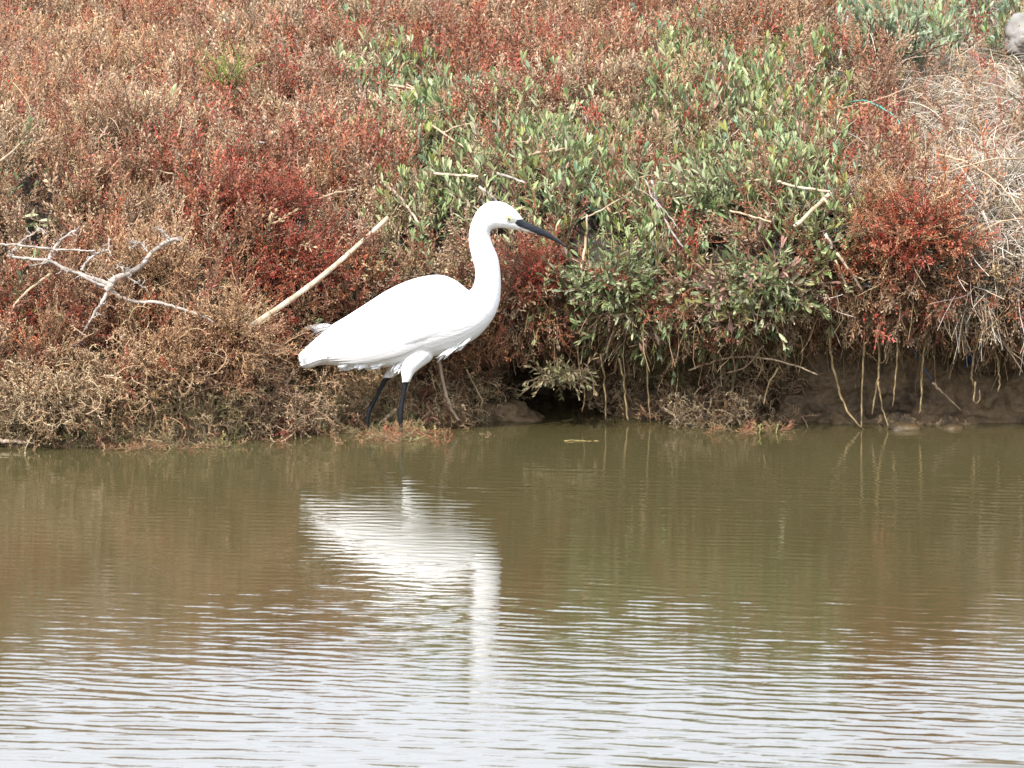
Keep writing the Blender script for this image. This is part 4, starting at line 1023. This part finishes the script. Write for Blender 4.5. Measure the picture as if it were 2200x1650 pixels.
tc = N(t_, 'ShaderNodeTexCoord'); mp = N(t_, 'ShaderNodeMapping'); mp.inputs['Rotation'].default_value = (0, math.radians(25), 0); mp.inputs['Scale'].default_value = (1, 4, 5)
nz = N(t_, 'ShaderNodeTexNoise'); nz.inputs['Scale'].default_value = 50; nz.inputs['Detail'].default_value = 5
bp = N(t_, 'ShaderNodeBump'); bp.inputs['Strength'].default_value = .3; bp.inputs['Distance'].default_value = .002
t_.links.new(tc.outputs['Object'], mp.inputs[0]); t_.links.new(mp.outputs[0], nz.inputs['Vector']); t_.links.new(nz.outputs[0], bp.inputs['Height']); t_.links.new(bp.outputs[0], b_.inputs['Normal'])
for side in (-1, 1):
    # wing: a shell lying on the flank, with a free lower edge and overlapping flight feathers
    g = Geo(); nu, nv = 44, 20; V = []
    for i in range(nu):
        t = i / (nu - 1); u = 1.0 + 8.6 * t
        lo = math.radians(np.interp(t, [0, .15, .5, .75, .9, 1], [148, 136, 123, 117, 113, 110])); hi = math.radians(np.interp(t, [0, .2, .8, 1], [60, 20, 22, 50]))
        for j in range(nv):
            s_ = j / (nv - 1); th = hi + (lo - hi) * s_
            of = .0036 * min(1, s_ * 5 + .1) * float(sstep(0, .6, 1 - t)) * min(1, t * 8 + .3) * (1 if j < nv - 1 else -.5)
            V.append(loft_pt(u, th, side, of) - EB)
    F = [(i * nv + j, (i + 1) * nv + j, (i + 1) * nv + j + 1, i * nv + j + 1) for i in range(nu - 1) for j in range(nv - 1)]
    g.add(V, F); wing = g.obj('wing', m_wh, egret)
    for k_ in range(9):
        u0 = 7.2 - k_ * .35; L = 4.2 + .2 * k_ if u0 - 4.2 - .2 * k_ > .3 else u0 - .3; th0 = math.radians(121 - k_ * 6)
        V = []; nn = 16
        for i in range(nn):
            t = i / (nn - 1); u = u0 - L * t; w_ = math.radians(5.5) * (math.sin(math.pi * min(1, .15 + t * .9)) ** .5) * (1 - .6 * t * t) * (1.6 if t > .5 else 1)
            for s_ in (-1, 0, 1):
                V.append(loft_pt(max(.3, u), th0 + math.radians(10) * t + w_ * s_, side, (.0030 + .0003 * (9 - k_) + (.0008 if s_ == 0 else 0)) * min(1, .1 + t * 3)) - EB)
        g = Geo(); g.add(V, [(i * 3 + j, i * 3 + 3 + j, i * 3 + 4 + j, i * 3 + 1 + j) for i in range(nn - 1) for j in range(2)]); g.obj('flight_feather', m_wh, wing)
tail = None
for k_ in range(6):
    side = -1 if k_ < 3 else 1; q = (k_ % 3 - 1)
    ctl = [(704, 752 + 12 * q, .036), (684, 758 + 10 * q, .0295), (662, 767 + 9 * q, .0225), (643 + 2 * abs(q), 775 + 8 * q, .0125)]
    c_ = curve_pts([at(x, y, YE + side * (w_ + .0015)) for x, y, w_ in ctl], 12)
    g = Geo(); V = []
    for t, p in zip(np.linspace(0, 1, 12), c_):
        w_ = .0062 * (1 if t < .8 else math.sqrt(max(.03, 1 - ((t - .8) / .2) ** 2)))
        for s_ in (-1, 0, 1): V.append(p + np.array([-.15, side * (.12 if s_ == 0 else 0) , .95 * s_]) * w_ - EB)
    g.add(V, [(i_ * 3 + j_, i_ * 3 + 3 + j_, i_ * 3 + 4 + j_, i_ * 3 + 1 + j_) for i_ in range(11) for j_ in range(2)])
    g.obj('tail_feather', m_wh, egret)
def plumes(name, n, a, b, spread_a, spread_b, r0, mat, sag=.006, split=1):
    g = Geo()
    for i in range(n):
        p0 = at(a[0] + rng.normal(0, spread_a), a[1] + rng.normal(0, spread_a * .6), YE + rng.uniform(-.03, .03))
        p2 = p0 + at(b[0] + rng.normal(0, spread_b), b[1] + rng.normal(0, spread_b * .6), YE) - at(a[0], a[1], YE)
        p1 = (p0 + p2) / 2 + np.array([0, 0, -sag]) + rv(.001)
        g.tube(curve_pts([p0 - EB, p1 - EB, p2 - EB], 7), np.linspace(r0, r0 * .25, 7), 3)
    o = g.obj(name, mat, egret); o['kind'] = 'stuff'; return o
def tufts(name, n, a, b, spread, jit_, L, W, mat):
    """soft pointed feathers lying from a towards b"""
    g = Geo(); dirn = unit(at(*b, YE) - at(*a, YE))
    for i in range(n):
        x = a[0] + rng.uniform(-spread, spread); y = a[1] + rng.normal(0, 3) + (x - a[0]) * jit_
        p = at(x, y, YE + rng.uniform(-.032, .032)) - EB
        l = L * rng.uniform(.6, 1.15); d = unit(dirn + rv(.10)); g.leaf(p, d, unit(np.array([0, -1.0, .15]) + rv(.25)), l, W * rng.uniform(.7, 1.2), rng.uniform(-.1, .12))
    o = g.obj(name, mat, egret); o['kind'] = 'stuff'; return o
m_gr, _, b_ = mat_new('fine_plume'); b_.inputs['Base Color'].default_value = (.55, .55, .54, 1); b_.inputs['Roughness'].default_value = .7
plumes('back_plumes', 46, (712, 703), (673, 708), 4, 7, .0007, m_gr, -.003)
tufts('breast_plumes', 130, (990, 737), (955, 763), 26, -.52, .036, .0036, m_wh)
tufts('flank_feathers', 120, (790, 782), (766, 790), 44, -.02, .022, .006, m_wh)
tufts('thigh_feathers', 90, (866, 780), (856, 796), 18, -.35, .020, .0045, m_wh)
BT = BVHTree.FromPolygons([v.co[:] for v in me.vertices], [p.vertices[:] for p in me.polygons])
m_iris, _, b_ = mat_new('iris'); b_.inputs['Base Color'].default_value = (.50, .46, .22, 1); b_.inputs['Roughness'].default_value = .15
m_pup, _, b_ = mat_new('pupil'); b_.inputs['Base Color'].default_value = (.01, .01, .012, 1); b_.inputs['Roughness'].default_value = .08
for side in (-1, 1):
    e0 = at(1093, 467.5, YE) - EB; h = BT.ray_cast(Vector(e0 + np.array([0, side * .2, 0])), Vector((0, -side, 0)))
    c_ = np.array(h[0]) if h[0] else e0 + np.array([0, side * .02, 0])
    def ball(nm, c_, r_q, m_, par, fl=1):
        bm = bmesh.new(); bmesh.ops.create_uvsphere(bm, u_segments=20, v_segments=14, radius=r_q)
        for v in bm.verts: v.co.y *= fl; v.co += Vector(c_)
        q = bpy.data.meshes.new(nm); bm.to_mesh(q); bm.free(); q.materials.append(m_); q.polygons.foreach_set('use_smooth', [True] * len(q.polygons))
        o = bpy.data.objects.new(nm, q); COL.objects.link(o); o.parent = par; return o
    ey = ball('eye', c_ - np.array([0, side * .0012, 0]), .0042, m_iris, egret, .7)
    ball('pupil', c_ + np.array([0, side * .0008, 0]), .0022, m_pup, ey, .7)
